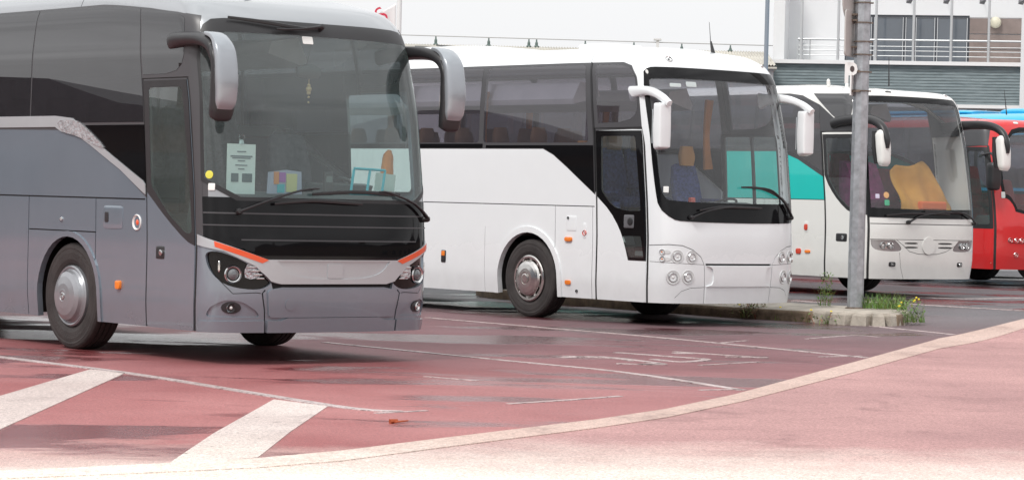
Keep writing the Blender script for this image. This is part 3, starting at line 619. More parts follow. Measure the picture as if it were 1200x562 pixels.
        m=MB(); pad(m,B,sg*2.92,1.28,.20,.20,.006,power=10); f=m.build('fuel_flap',whitep,root); m=MB(); lampdish(m,B,sg*2.98,1.35,.018,0,0,.005,.006); m.build('flap_lock',gapm,f)
        m=MB(); lampdish(m,B,sg*2.80,.39,.02,0,0,.005); m.build('flap_lock',gapm,root)
    m=MB(); pad(m,B,1.78,1.33,.19,.17,.010,power=10,off=.008); hd=m.build('door_handle',mat('handle_grey',(.12,.12,.13),.4),O['door']); m=MB(); p,a,b,nn=orient(B,1.75,1.33,.018); m.lathe([(.05,-.0),(.05,.006),(.035,.01),(.0005,.01)],p,nn,20); m.build('lock',blk,O['door'])
    chassis(root,B,yw,yr)
    for x in (1.235,-1.235): wheel(root,x,yw,1 if x>0 else -1,'slots'); wheel(root,x,yr,1 if x>0 else -1,'slots')
    interior(root,B,deck=1.20,cab=.95,rows=6,y0=-2.5,seatmat=seatblue,head=tanm,dash_top=1.50)
    seat(root,.75,-1.75,1.12,seatblue,tanm,.48,'guide_seat',1.02)
    for sg in (1,-1):
        for y in (-3.9,-5.6,-7.3,-9.0):
            m=MB(); m.sweep([(sg*1.13,y,3.05),(sg*1.13,y-.02,2.6),(sg*1.15,y,2.25)],[(.07,.035),(.045,.03),(.06,.035)],14,2.5,up=(0,1,0)); m.build('curtain',curtain,root)
    m=MB(); m.sweep([(-1.08,-1.75,3.0),(-1.06,-1.77,2.5),(-1.09,-1.75,2.05)],[(.07,.04),(.05,.03),(.08,.04)],14,2.5,up=(0,1,0)); m.build('curtain',curtain,root)
    wiper(root,B,[(.84,1.40),(.65,1.47),(.4,1.52),(.1,1.55)],[(.72,1.49),(.4,1.535),(0,1.54),(-.38,1.535)])
    wiper(root,B,[(-1.02,1.42),(-.85,1.60),(-.60,1.76),(-.4,1.80)],[(-.02,1.80),(-.4,1.79),(-.8,1.66),(-1.02,1.48)])
    m=MB(); m.box(.02,.10,-.9,-.82,1.45,1.66,bev=.02); m.build('gear_lever',redlens,root)
    m=MB(); pad(m,B,1.16,1.75,.07,.08,.003,power=8,off=.008); m.build('windscreen_sticker',paper,root)
    m=MB(); pad(m,B,.62,3.12,.17,.07,.004,power=8,off=-.01); pad(m,B,.88,3.10,.17,.05,.004,power=8,off=-.01); m.build('interior_notice',paper,root)
    for sg in (1,-1):
        a=MB(); a.sweep([(sg*1.17,-.86,2.98),(sg*1.20,-.72,3.00),(sg*1.25,-.45,3.0),(sg*1.29,-.20,2.93),(sg*1.30,-.02,2.83)],[(.06,.11),(.06,.075),(.06,.055),(.055,.045),(.04,.04)],16,3.2,up=(.1*sg,0,1))
        a.sweep([(sg*1.30,-.22,2.80),(sg*1.30,-.02,2.86)],[.03,.03],8,sub=1)
        arm=a.build('mirror_arm',whitep,root)
        h=MB(); h.sweep([(sg*1.31,-.14,2.84),(sg*1.31,-.14,2.80),(sg*1.31,-.14,2.5),(sg*1.31,-.135,2.30),(sg*1.31,-.13,2.26)],[(.085,.05),(.102,.07),(.105,.075),(.10,.07),(.08,.05)],20,6.0,up=(0,1,0)); h.build('mirror_housing',whitep,arm)
        g=MB(); g.sweep([(sg*1.31,-.236,2.76),(sg*1.31,-.232,2.33)],[(.085,.005),(.085,.005)],12,6,up=(0,1,0),sub=1); g.build('mirror_glass',mirrorm,arm)
    m=MB(); m.sweep([(-.35,-.95,3.58),(-.35,-1.0,3.74)],[(.03,.03),(.012,.012)],8,sub=1); m.sweep([(-.35,-1.0,3.7),(-.36,-1.05,4.0)],[.006,.003],6,sub=1); m.build('antenna',blk,root)
    m=MB(); lampdish(m,B,.92,3.47,.05,0,1,.03); m.build('roof_camera',[chrome,blk],root)
    m=MB(); lampdish(m,B,-1.02,3.47,.03,0,1,.02); m.build('roof_marker',[chrome,whitelens],root)
    # air conditioning hump on the roof
    m=MB(); m.sweep([(0,-3.9,3.56),(0,-4.4,3.60),(0,-5.2,3.62),(0,-8.3,3.62),(0,-9.2,3.60),(0,-9.6,3.56)],[(.55,.08),(.80,.11),(.92,.14),(.92,.14),(.85,.11),(.6,.08)],28,3.2,up=(0,0,1)); hp=m.build('roof_unit',whitep,root)
    m=MB()
    for k in range(7): m.sweep([(.75,-5.5-.5*k,3.755),(-.75,-5.5-.5*k,3.755)],[.012,.012],6,sub=1)
    m.build('unit_rib',mat('gap_grey',(.12,.12,.12),.7),hp)
    m=MB(); m.box(-.35,.35,-2.9,-2.3,3.60,3.72,bev=.05); m.build('roof_hatch',whitep,root)
    return root
# ======== white coach with teal band
def teal_coach():
    B=B3; S=B.Smax
    root=empty('coach',(6.6206,41.8118,0.1700),3.75246,label='cream white coach with a teal band parked behind the galvanised pole',cat='coach',group='coaches parked side by side')
    T0=B.Tmin; yw=-2.75; yr=-8.9; sw=sy(B,yw); sr=sy(B,yr); R=[]
    R.append(Rg('teal','teal_panel',[[(S-.8,1.53),(2.06,1.53),(2.06,1.90),(2.75,2.2),(3.2,2.33),(S-.8,2.34)]],tealp,mir=True,off=.001))
    band_=[(S-.9,2.32),(3.2,2.30),(2.73,2.17),(2.07,1.88),(2.07,2.60),(1.16,2.62),(1.25,2.74),(1.62,2.76),(2.1,3.05),(2.6,3.22),(3.0,3.26),(S-.9,3.26)]
    R.append(Rg('band','window_surround',[band_],framegrey,mir=True,off=.002))
    xs=[2.09,3.9,5.6,7.3,9.0,10.6,S-.95]
    R.append(Rg('w0','side_window',[sm([(2.12,1.98,1),(2.73,2.24),(3.2,2.36),(3.86,2.38,1),(3.86,3.22,1),(3.0,3.22),(2.6,3.18),(2.12,3.02,1)],1)],gl_dark,off=.004,mir=True,depth=.012))
    for i in range(1,6): R.append(Rg('w%d'%i,'side_window',[rr(xs[i]+.02,xs[i+1]-.03,2.38,3.22,.03)],gl_dark,off=.004,mir=True,depth=.012))
    R.append(Rg('qw','quarter_window',[sm([(1.20,3.26,1),(2.30,3.26,1),(1.62,2.76),(1.35,2.74,1)],1)],coachwin,off=.004,mir=True))
    g=[band([(2.09,T0),(2.09,1.9)],.03),band([(S-.5,1.525),(2.1,1.525)],.012),band([(3.6,T0),(3.6,1.52)],.011),band([(1.55,3.36),(1.55,3.6)],.016)]
    for s in (5.6,7.5,10.9): g.append(band([(s,T0),(s,1.52)],.011))
    R.append(Rg('gap','panel_gap',g,gapm,off=-.01,mir='join',depth=.02))
    R.append(Rg('door','door',[rr(1.18,2.06,T0,2.58,.03)],whitec,off=.006))
    R.append(Rg('dgap','door_seal',[band([(2.09,T0),(2.09,2.61),(1.165,2.61),(1.165,1.0),(1.165,T0)],.04)],rubber,off=-.003))
    R.append(Rg('dframe','door_frame',[sm([(2.055,1.92,1),(2.055,2.57,1),(1.18,2.57,1),(1.18,1.30,1),(1.50,1.33),(1.75,1.50),(1.95,1.72)],1)],blk,off=.008,parent='door'))
    R.append(Rg('dglass','door_glass',[rc([(2.0,1.90,.15),(1.98,2.51),(1.25,2.51),(1.24,1.36,.03),(1.52,1.40,.1),(1.76,1.58,.1)],.03)],gl_door,off=.006,parent='door',depth=.01))
    for k,sc in (('f',sw),('r',sr)):
        R.append(Rg('lip'+k,'wheel_arch_lip',[archpoly(sc,.66,T0,rx=.66)],whitec,off=.014,mir=True,depth=.06))
        R.append(Rg('hole'+k,'x',[archpoly(sc,.60,T0-.01,rx=.60)],gapm,mir=True,hole=True))
    wso=sm([(1.10,3.20),(1.13,2.6),(1.16,1.9),(1.175,1.27,1),(0,1.26),(-1.175,1.27,1),(-1.16,1.9),(-1.13,2.6),(-1.10,3.20),(-1.0,3.23),(0,3.24),(1.0,3.23)],1)
    R.append(Rg('frit','windscreen_surround',[wso],blkgloss,off=.006))
    wsi=sm([(1.05,3.08),(1.08,2.6),(1.11,1.9),(1.12,1.42,1),(0,1.40),(-1.12,1.42,1),(-1.11,1.9),(-1.08,2.6),(-1.05,3.08),(-1.0,3.11),(0,3.12),(1.0,3.11)],1)
    R.append(Rg('ws','windscreen',[wsi],gl_ws2,off=.005,depth=.012))
    fg=[band([(1.14,1.17),(-1.14,1.17)],.014),band([(.66,.915),(.52,.83),(.40,.74),(.2,.70),(0,.695),(-.2,.70),(-.40,.74),(-.60,.83),(-.7,.915)],.010),band([(1.14,.925),(-1.14,.925)],.010),band([(.60,.72),(.57,.5),(.5,T0)],.010)]
    R.append(Rg('fgap','bumper_gap',fg,mat('gap_grey',(.12,.12,.12),.7),off=-.008))
    sl=[]
    for a,b in ((.22,.50),(-.54,-.22)):
        for t in (.865,.80): sl.append(sm([(a,t-.012),(b if a>0 else b,t-.012),(b,t+.018),(a,t+.018)],1))
    R.append(Rg('grille','grille_slot',sl,mat('gap_grey',(.12,.12,.12),.7),off=-.03))
    R.append(Rg('emb','emblem_base',[disc(0,.83,.135,24)],whitec,off=.02))
    hl=sm([(1.13,.915,1),(.70,.915,1),(.62,.86),(.53,.75),(.70,.735),(1.0,.745),(1.12,.80)],2)
    R.append(Rg('hl','headlight',[hl],mat('headlight_silver',(.35,.36,.37),.15,metal=.6,coat=1),off=-.01,mir=True))
    R.append(Rg('hlr','reflector',[sm([(.98,.88),(.76,.88),(.68,.78),(.95,.78)],1)],chrome,off=-.02,mir=True,parent='hl',pmir=True))
    O=skin(B,root,mirrored(R),dict(name='body_shell',mat=whitec,depth=.05,off=0))
    for sg in (1,-1):
        h=O['hl'] if sg>0 else O['hl_L']
        m=MB(); lampdish(m,B,sg*.78,.83,.05,0,1,.03); lampdish(m,B,sg*.92,.83,.05,0,1,.03); m.build('bulb',[chrome,whitelens],h)
        m=MB(); pad(m,B,sg*.74,.535,.13,.075,.006); f=m.build('fog_recess',blk,root); m=MB(); lampdish(m,B,sg*.74,.535,.03,0,1,.01,.01); m.build('fog_lamp',[chrome,whitelens],f)
        m=MB(); pad(m,B,sg*2.55,1.09,.10,.17,.006,power=6); f=m.build('side_indicator',whitec,root); m=MB(); pad(m,B,sg*2.55,1.08,.08,.10,.02); m.build('lens',redlens,f)
        m=MB(); pad(m,B,sg*2.72,.69,.12,.09,.02); m.build('side_marker',redlens,root)
        m=MB(); pad(m,B,sg*2.50,.69,.13,.05,.02); m.build('side_marker',amber,root)
    m=MB(); pad(m,B,1.70,.935,.26,.13,.012,power=8); hd=m.build('door_handle',blk,O['door'])
    m=MB(); p,a,b,nn=orient(B,1.66,.935,.018); m.lathe([(.035,-.0),(.035,.008),(.0005,.01)],p,nn,14); m.build('lock',chrome,O['door'])
    chassis(root,B,yw,yr)
    for x in (1.22,-1.22): wheel(root,x,yw,1 if x>0 else -1,'slots'); wheel(root,x,yr,1 if x>0 else -1,'slots')
    interior(root,B,deck=1.20,cab=.90,rows=4,y0=-2.6,seatmat=seatred,dash_top=1.36)
    m=MB(); m.prism([(-.95,1.40),(-.85,1.55),(-1.15,2.12),(-1.32,2.16),(-1.3,1.40)],'x',.10,.75); m.build('guide_seat',mat('purple_fabric',(.22,.02,.12),.9,var=.5,vscale=10,bump=.2),root)
    wiper(root,B,[(.45,1.20),(.2,1.30),(-.2,1.35),(-.3,1.36)],[(.88,1.30),(.4,1.335),(-.1,1.34),(-.45,1.335)])
    wiper(root,B,[(-1.12,1.20),(-.9,1.32),(-.6,1.38),(-.5,1.38)],[(.1,1.37),(-.3,1.37),(-.7,1.36),(-.85,1.355)])
    m=MB(); pad(m,B,1.0,1.60,.07,.07,.003,power=8,off=.008); m.build('square_sticker',mat('lilac_sticker',(.62,.58,.72),.6),root)
    m=MB(); pad(m,B,.84,1.62,.10,.10,.003,power=2,off=.008); m.build('round_sticker',mat('peach_sticker',(.72,.42,.20),.6),root)
    m=MB(); pad(m,B,.84,1.50,.09,.09,.003,power=6,off=.008); m.build('green_sticker',mat('green_sticker',(.10,.42,.25),.6),root)
    for sg in (1,-1):
        a=MB(); a.sweep([(sg*1.20,-.95,2.74),(sg*1.24,-.70,2.78),(sg*1.28,-.35,2.80),(sg*1.30,.02,2.78),(sg*1.31,.26,2.68),(sg*1.31,.38,2.50),(sg*1.31,.40,2.34)],[(.09,.09),(.085,.08),(.075,.07),(.07,.065),(.065,.06),(.055,.05),(.03,.03)],14,2.4,up=(.2*sg,0,1)); arm=a.build('mirror_arm',blk,root)
        h=MB(); h.sweep([(sg*1.31,.26,2.62),(sg*1.31,.28,2.55),(sg*1.31,.31,2.35),(sg*1.31,.33,2.15),(sg*1.31,.32,2.07)],[(.06,.06),(.10,.09),(.11,.085),(.10,.075),(.07,.05)],18,4,up=(0,1,0)); h.build('mirror_housing',whitec,arm)
        h=MB(); h.sweep([(sg*1.31,.17,2.60),(sg*1.31,.20,2.35),(sg*1.31,.24,2.10)],[(.11,.03),(.135,.03),(.11,.03)],16,3.5,up=(0,1,0)); h.build('mirror_back',blk,arm)
    m=MB(); m.sweep([(.05,-.95,3.38),(.02,-1.0,3.86)],[(.014,.014),(.004,.004)],6,sub=1); m.build('antenna',blk,root)
    m=MB(); 
    for x,y in ((.5,-1.9),(.1,-1.9),(1.0,-1.35)): m.lathe([(.03,0),(.03,.05),(.015,.08),(.0005,.085)],(x,y,3.385),(0,0,1),10)
    m.build('roof_marker',whitec,root)
    m=MB(); lampdish(m,B,-1.0,3.36,.035,0,1,.02); pad(m,B,.55,3.36,.12,.035,.01,mi=1); m.build('front_marker',[chrome,blk],root)
    return root
# ======== red coach
def red_coach():
    B=B4; S=B.Smax
    root=empty('coach',(10.1388,49.9429,0.1900),3.76118,label='red coach with black mirrors at the right end of the row',cat='coach',group='coaches parked side by side')
    T0=B.Tmin; yw=-2.75; yr=-8.9; sw=sy(B,yw); sr=sy(B,yr); R=[]
    R.append(Rg('band','window_surround',[[(S-.9,1.75),(1.83,1.75),(1.83,2.6),(1.22,2.62),(1.14,2.99),(S-.9,3.0)]],framegrey,mir=True,off=.001))
    xs=[1.85,3.5,5.2,6.9,8.6,10.3,S-.95]
    for i in range(6): R.append(Rg('w%d'%i,'side_window',[rr(xs[i]+.03,xs[i+1]-.03,1.80,2.96,.04)],gl_side,off=.004,mir=True,depth=.012))
    g=[band([(S-.5,1.3),(1.9,1.3)],.012),band([(3.6,T0),(3.6,1.3)],.011),band([(1.55,3.0),(1.55,3.3)],.016)]
    R.append(Rg('gap','panel_gap',g,gapm,off=-.01,mir='join',depth=.02))
    R.append(Rg('door','door',[rr(1.24,1.80,T0,2.60,.02)],redp,off=.006))
    R.append(Rg('dgap','door_seal',[band([(1.82,T0),(1.82,2.62),(1.22,2.62),(1.20,T0)],.05)],rubber,off=-.002))
    R.append(Rg('dframe','door_frame',[rr(1.24,1.80,1.06,2.60,.02)],blk,off=.008,parent='door'))
    R.append(Rg('dglass','door_glass',[rr(1.31,1.75,1.14,2.52,.05)],gl_door,off=.006,parent='door',depth=.01))
    for k,sc in (('f',sw),('r',sr)): R.append(Rg('hole'+k,'x',[archpoly(sc,.60,T0-.01,rx=.60)],gapm,mir=True,hole=True))
    wso=sm([(.62,3.0),(.80,2.80),(1.02,2.65),(1.06,1.64),(.92,1.64),(.80,1.50),(.76,1.36),(0,1.34),(-.76,1.36),(-.80,1.50),(-.92,1.64),(-1.06,1.64),(-1.02,2.65),(-.80,2.80),(-.62,3.0),(0,3.02)],1)
    R.append(Rg('frit','windscreen_surround',[wso],blkgloss,off=.006))
    wsi=sm([(.62,2.90),(.80,2.72),(.98,2.60),(1.0,1.72),(.88,1.70),(.76,1.52),(.72,1.42),(0,1.40),(-.72,1.42),(-.76,1.52),(-.88,1.70),(-1.0,1.72),(-.98,2.60),(-.80,2.72),(-.62,2.90),(0,2.92)],1)
    R.append(Rg('ws','windscreen',[wsi],gl_ws2,off=.005,depth=.012))
    R.append(Rg('slot','bumper_gap',[band([(.95,.84),(.85,.80),(-.85,.80),(-.95,.84)],.012)],gapm,off=-.01))
    O=skin(B,root,mirrored(R),dict(name='body_shell',mat=redp,depth=.05,off=0))
    for sg in (1,-1):
        for s,t in ((.90,.85),(.76,.845),(.64,.845),(.76,.575)):
            m=MB(); lampdish(m,B,sg*s,t,.05,0,1,.03); m.build('headlight',[chrome,whitelens],root)
        m=MB(); lampdish(m,B,sg*1.27,.42,.025,0,1,.01); m.build('side_marker',[redlens,whitelens],root)
    chassis(root,B,yw,yr)
    for x in (1.22,-1.22): wheel(root,x,yw,1 if x>0 else -1,'slots'); wheel(root,x,yr,1 if x>0 else -1,'slots')
    interior(root,B,deck=1.15,cab=.85,rows=4,y0=-2.4,seatmat=mat('seat_fabric_scarlet',(.32,.02,.02),.9,bump=.2,var=.3),dash_top=1.3)
    for sg in (1,-1):
        a=MB(); a.sweep([(sg*1.19,-.62,2.42),(sg*1.25,-.40,2.46),(sg*1.34,-.15,2.46),(sg*1.36,-.08,2.3),(sg*1.36,-.08,2.2)],[.025,.025,.025,.025,.02],8,sub=3); arm=a.build('mirror_arm',blk,root)
        h=MB(); h.sweep([(sg*1.36,-.08,2.30),(sg*1.36,-.08,2.24),(sg*1.36,-.08,1.95),(sg*1.36,-.08,1.82),(sg*1.36,-.08,1.78)],[(.08,.06),(.13,.10),(.135,.10),(.12,.08),(.07,.05)],18,4,up=(0,1,0)); h.build('mirror_housing',blk,arm)
    m=MB(); pad(m,B,1.02,1.70,.08,.12,.003,power=8,off=.008); m.build('windscreen_sticker',paper,root)
    m=MB(); m.sweep([(-.1,-1.2,3.26),(-.12,-1.3,3.75)],[(.014,.014),(.004,.004)],6,sub=1); m.build('antenna',blk,root)
    m=MB(); pad(m,B,.55,3.13,.12,.05,.008); m.build('roof_marker',whitelens,root)
    return root
grey_coach(); white_coach(); teal_coach(); red_coach()
def blue_coach():
    B=Body(1.25,12.1,.45,3.2,[(1.22,.30),(1.25,.55),(1.25,1.9),(1.235,2.6),(1.19,3.2),(1.11,3.36),(.93,3.45),(.5,3.49),(0,3.50)],[(.3,.03),(.6,.0),(1.1,.0),(1.5,.04),(2.4,.2),(3.1,.38),(3.4,.52),(3.7,.9),(4.0,1.15),(4.7,1.4)],drop=.08); S=B.Smax
    root=empty('coach',(13.25,52.3,.17),3.76118,label='bright blue coach of which only the roof shows above the red coach',cat='coach',group='coaches parked side by side')
    T0=B.Tmin; yw=-2.75; yr=-8.9; sw=sy(B,yw); sr=sy(B,yr); R=[]
    R.append(Rg('band','window_surround',[[(S-.9,1.9),(1.5,1.9),(1.45,2.9),(1.6,3.0),(S-.9,3.0)]],framegrey,mir=True,off=.001))
    for i in range(6): R.append(Rg('w%d'%i,'side_window',[rr(1.9+1.8*i,3.62+1.8*i,1.95,2.95,.04)],gl_side,off=.004,mir=True,depth=.012))
    for k,sc in (('f',sw),('r',sr)): R.append(Rg('hole'+k,'x',[archpoly(sc,.60,T0-.01,rx=.60)],gapm,mir=True,hole=True))
    R.append(Rg('frit','windscreen_surround',[rr(-1.15,1.15,1.35,2.9,.12)],blkgloss,off=.006)); R.append(Rg('ws','windscreen',[rr(-1.1,1.1,1.5,2.8,.12)],gl_ws2,off=.005,depth=.012))
    O=skin(B,root,mirrored(R),dict(name='body_shell',mat=bluep,depth=.05,off=0))
    chassis(root,B,yw,yr)
    for x in (1.22,-1.22): wheel(root,x,yw,1 if x>0 else -1,'slots'); wheel(root,x,yr,1 if x>0 else -1,'slots')
    interior(root,B,deck=1.2,cab=.9,rows=2,y0=-2.4,dash_top=1.4)
    m=MB(); m.sweep([(0,-5.2,3.49),(0,-5.6,3.51),(0,-9.6,3.51),(0,-10,3.49)],[(.5,.02),(.8,.06),(.8,.06),(.5,.02)],20,3.2); m.build('roof_unit',bluep,root)
    m=MB(); m.sweep([(.5,-3.4,3.47),(.5,-3.6,3.50),(.5,-4.1,3.50),(.5,-4.3,3.47)],[(.2,.02),(.26,.07),(.26,.07),(.2,.02)],16,3); m.build('roof_hatch',bluep,root)
blue_coach()
# ------------------------------------------------------------------ ground
def hgt(x,y):
    r=x*.766+y*.643; q=np.clip((r-24.0)/6.0,0,1); return .17*q*q*(3-2*q)
def ground_mat(name,dark,light,near=None,wet=0,speck=.5,rough=.8,crack=.0):
    m=bpy.data.materials.new(name); nt,N,L=nodes(m); b=pbsdf(nt)
    tc=N.new('ShaderNodeTexCoord')
    def noise(sc,det=6,ro=.6,vec=None,dist=0):
        n=N.new('ShaderNodeTexNoise'); n.inputs['Scale'].default_value=sc; n.inputs['Detail'].default_value=det; n.inputs['Roughness'].default_value=ro; n.inputs['Distortion'].default_value=dist
        L.new(vec or tc.outputs['Object'],n.inputs['Vector']); return n.outputs['Fac']
    def ramp(fac,p0,c0,p1,c1):
        r=N.new('ShaderNodeValToRGB'); e=r.color_ramp.elements; e[0].position=p0;e[1].position=p1;e[0].color=(*c0,1);e[1].color=(*c1,1); L.new(fac,r.inputs['Fac']); return r.outputs['Color']
    def mix(f,a,b_,bt='MIX'):
        x=N.new('ShaderNodeMix'); x.data_type='RGBA'; x.blend_type=bt
        if isinstance(f,float): x.inputs['Factor'].default_value=f
        else: L.new(f,x.inputs['Factor'])
        for k,v in (('A',a),('B',b_)):
            if isinstance(v,tuple): x.inputs[k].default_value=(*v,1)
            else: L.new(v,x.inputs[k])
        return x.outputs['Result']
    col=ramp(noise(.35,8,.62),.35,dark,.68,light)
    st=ramp(noise(.9,9,.72,None,.8),.30,(.58,.55,.56),.46,(1,1,1)); col=mix(.8,col,st,'MULTIPLY')     # oil and tyre stains
    vo=N.new('ShaderNodeTexVoronoi'); vo.feature='DISTANCE_TO_EDGE'; vo.inputs['Scale'].default_value=.28
    dn=N.new('ShaderNodeTexNoise'); dn.inputs['Scale'].default_value=1.4; dn.inputs['Detail'].default_value=6; L.new(tc.outputs['Object'],dn.inputs['Vector'])
    vx=N.new('ShaderNodeMix'); vx.data_type='VECTOR'; vx.inputs['Factor'].default_value=.35; L.new(tc.outputs['Object'],vx.inputs['A']); L.new(dn.outputs['Color'],vx.inputs['B']); L.new(vx.outputs['Result'],vo.inputs['Vector'])
    col=mix(crack,col,ramp(vo.outputs['Distance'],.0015,(.30,.28,.28),.0045,(1,1,1)),'MULTIPLY')
    if near: col=near(N,L,tc,col,noise,ramp,mix)
    col=mix(speck,col,ramp(noise(160,3,.7),.38,(.35,.35,.35),.66,(1.5,1.45,1.45)),'MULTIPLY')
    col=mix(.5,col,ramp(noise(48,5,.8),.40,(.50,.49,.49),.60,(1.5,1.48,1.48)),'MULTIPLY')
    col=mix(.35,col,ramp(noise(22,5,.7),.35,(.6,.6,.6),.7,(1.35,1.35,1.35)),'MULTIPLY')
    if wet:
        mp=N.new('ShaderNodeMapping'); mp.inputs['Rotation'].default_value=(0,0,rad(-32)); mp.inputs['Scale'].default_value=(.22,.50,1); L.new(tc.outputs['Object'],mp.inputs['Vector'])
        w=noise(1.0,7,.55,mp.outputs[0],.4)
        wr=ramp(w,.525,(0,0,0),.57,(1,1,1))
        col=mix(wr,col,mix(1.0,col,(.60,.36,.38),'MULTIPLY'))
        rr_=N.new('ShaderNodeMapRange'); rr_.inputs['To Min'].default_value=rough; rr_.inputs['To Max'].default_value=wet; L.new(wr,rr_.inputs['Value']); L.new(rr_.outputs[0],b.inputs['Roughness'])
    else: b.inputs['Roughness'].default_value=rough
    L.new(col,b.inputs['Base Color'])
    bp=N.new('ShaderNodeBump'); bp.inputs['Strength'].default_value=.35; bp.inputs['Distance'].default_value=.01; L.new(noise(120,4,.7),bp.inputs['Height']); L.new(bp.outputs[0],b.inputs['Normal'])
    return m
def near_red_haze(N,L,tc,col,noise,ramp,mix):
    # red haze over the nearer lot painted into the colour, grey asphalt far back
    sx=N.new('ShaderNodeSeparateXYZ'); L.new(tc.outputs['Object'],sx.inputs[0])
    a=N.new('ShaderNodeMath'); a.operation='MULTIPLY_ADD'; a.inputs[1].default_value=.55; L.new(sx.outputs['X'],a.inputs[0]); L.new(sx.outputs['Y'],a.inputs[2])
    n=N.new('ShaderNodeMath'); n.operation='MULTIPLY_ADD'; n.inputs[1].default_value=9.0; L.new(noise(.25,4,.5),n.inputs[0]); L.new(a.outputs[0],n.inputs[2])
    mr=N.new('ShaderNodeMapRange'); mr.inputs['From Min'].default_value=33; mr.inputs['From Max'].default_value=46; L.new(n.outputs[0],mr.inputs['Value'])
    g=ramp(noise(.4,7,.6),.35,(.075,.072,.078),.68,(.15,.145,.155))
    mr2=N.new('ShaderNodeMapRange'); mr2.inputs['From Min'].default_value=23; mr2.inputs['From Max'].default_value=33; mr2.inputs['To Min'].default_value=1; mr2.inputs['To Max'].default_value=0; L.new(n.outputs[0],mr2.inputs['Value'])
    nr=ramp(noise(.35,8,.62),.35,(.34,.10,.10),.68,(.48,.20,.195))
    nr=mix(.35,nr,ramp(noise(160,3,.7),.38,(.35,.35,.35),.66,(1.5,1.45,1.45)),'MULTIPLY')
    return mix(mr.outputs[0],mix(mr2.outputs[0],col,nr),g)
def near_lot(N,L,tc,col,noise,ramp,mix): return near_white_fade(N,L,tc,near_red_haze(N,L,tc,col,noise,ramp,mix),noise,ramp,mix,-.8)
def near_white_fade(N,L,tc,col,noise,ramp,mix,sh=0):
    # white fade over the nearest ground, painted into the base colour
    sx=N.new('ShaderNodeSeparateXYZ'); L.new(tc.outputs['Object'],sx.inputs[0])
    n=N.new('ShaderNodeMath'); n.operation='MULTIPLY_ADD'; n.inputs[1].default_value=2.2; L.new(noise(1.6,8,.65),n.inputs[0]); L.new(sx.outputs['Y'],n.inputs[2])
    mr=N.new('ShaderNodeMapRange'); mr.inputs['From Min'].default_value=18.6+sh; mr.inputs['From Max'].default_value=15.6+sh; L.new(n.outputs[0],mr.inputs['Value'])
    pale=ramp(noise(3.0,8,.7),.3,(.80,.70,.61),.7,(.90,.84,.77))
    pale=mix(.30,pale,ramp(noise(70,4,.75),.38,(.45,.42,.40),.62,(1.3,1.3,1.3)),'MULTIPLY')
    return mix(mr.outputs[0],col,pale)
lot_m=ground_mat('red_haze_asphalt',(.145,.042,.050),(.25,.100,.112),near_lot,wet=.16,rough=.6,crack=.7)
road_m=ground_mat('pink_asphalt',(.37,.205,.20),(.52,.30,.285),near_white_fade,speck=.35)
far_m=ground_mat('far_ground',(.07,.07,.065),(.11,.11,.10))
kerb_m=ground_mat('kerb_stone_strip',(.50,.36,.31),(.62,.47,.41),near_white_fade,speck=.35)
line_m=ground_mat('worn_white_paint',(.42,.33,.32),(.62,.54,.53),speck=.6,rough=.55)
hatch_m=ground_mat('hatch_white_paint',(.55,.46,.43),(.72,.64,.60),near_white_fade,speck=.55,rough=.6)
def worn(m,lo=.42,hi=.50,sc=7):
    """paint worn off in flecks so the asphalt shows through"""
    nt=m.node_tree;N,L=nt.nodes,nt.links; b=pbsdf(nt); tc=N.new('ShaderNodeTexCoord'); n=N.new('ShaderNodeTexNoise'); n.inputs['Scale'].default_value=sc; n.inputs['Detail'].default_value=9; n.inputs['Roughness'].default_value=.75
    L.new(tc.outputs['Object'],n.inputs['Vector']); r=N.new('ShaderNodeMapRange'); r.inputs['From Min'].default_value=lo; r.inputs['From Max'].default_value=hi; L.new(n.outputs['Fac'],r.inputs['Value']); L.new(r.outputs[0],b.inputs['Alpha'])
worn(line_m,.34,.48,9); worn(hatch_m,.30,.40,9)
def sheet(name,poly,m,z,step=.6,kind='structure'):
    """flat-laid sheet following the ground's rise"""
    P=[(float(a),float(b)) for a,b in poly]
    if area(P)<0: P=P[::-1]
    d=densify(P,step); xs=[p[0] for p in d]; ys=[p[1] for p in d]
    pts=list(d); 
    X,Y=np.meshgrid(np.arange(min(xs),max(xs),step),np.arange(min(ys),max(ys),step)); X=X.ravel();Y=Y.ravel(); k=pip(d,X,Y); pts+=list(zip(X[k]+1e-4,Y[k]))
    n=len(d); vo,_,fo,_,_,_=delaunay_2d_cdt([Vector(p) for p in pts],[(i,(i+1)%n) for i in range(n)],[],0,1e-6)
    vo=np.array([tuple(v) for v in vo]); fo=np.array(fo); c=vo[fo].mean(1); fo=fo[pip(d,c[:,0],c[:,1])]
    a=vo[fo]; ar=(a[:,1,0]-a[:,0,0])*(a[:,2,1]-a[:,0,1])-(a[:,2,0]-a[:,0,0])*(a[:,1,1]-a[:,0,1]); fo[ar<0]=fo[ar<0][:,::-1]
    V=np.c_[vo,hgt(vo[:,0],vo[:,1])+z]; V=[tuple(v) for v in V]; F=[tuple(f) for f in fo]
    E={}
    for f in F:
        for i in range(3): E[(f[i],f[(i+1)%3])]=1
    for (i,j) in [e for e in E if (e[1],e[0]) not in E]:
        k=len(V); V+=[V[i],V[j],(V[j][0],V[j][1],V[j][2]-z-.02),(V[i][0],V[i][1],V[i][2]-z-.02)]; F.append((k,k+3,k+2,k+1))
    return tag(mesh(name,V,F,m),kind=kind)
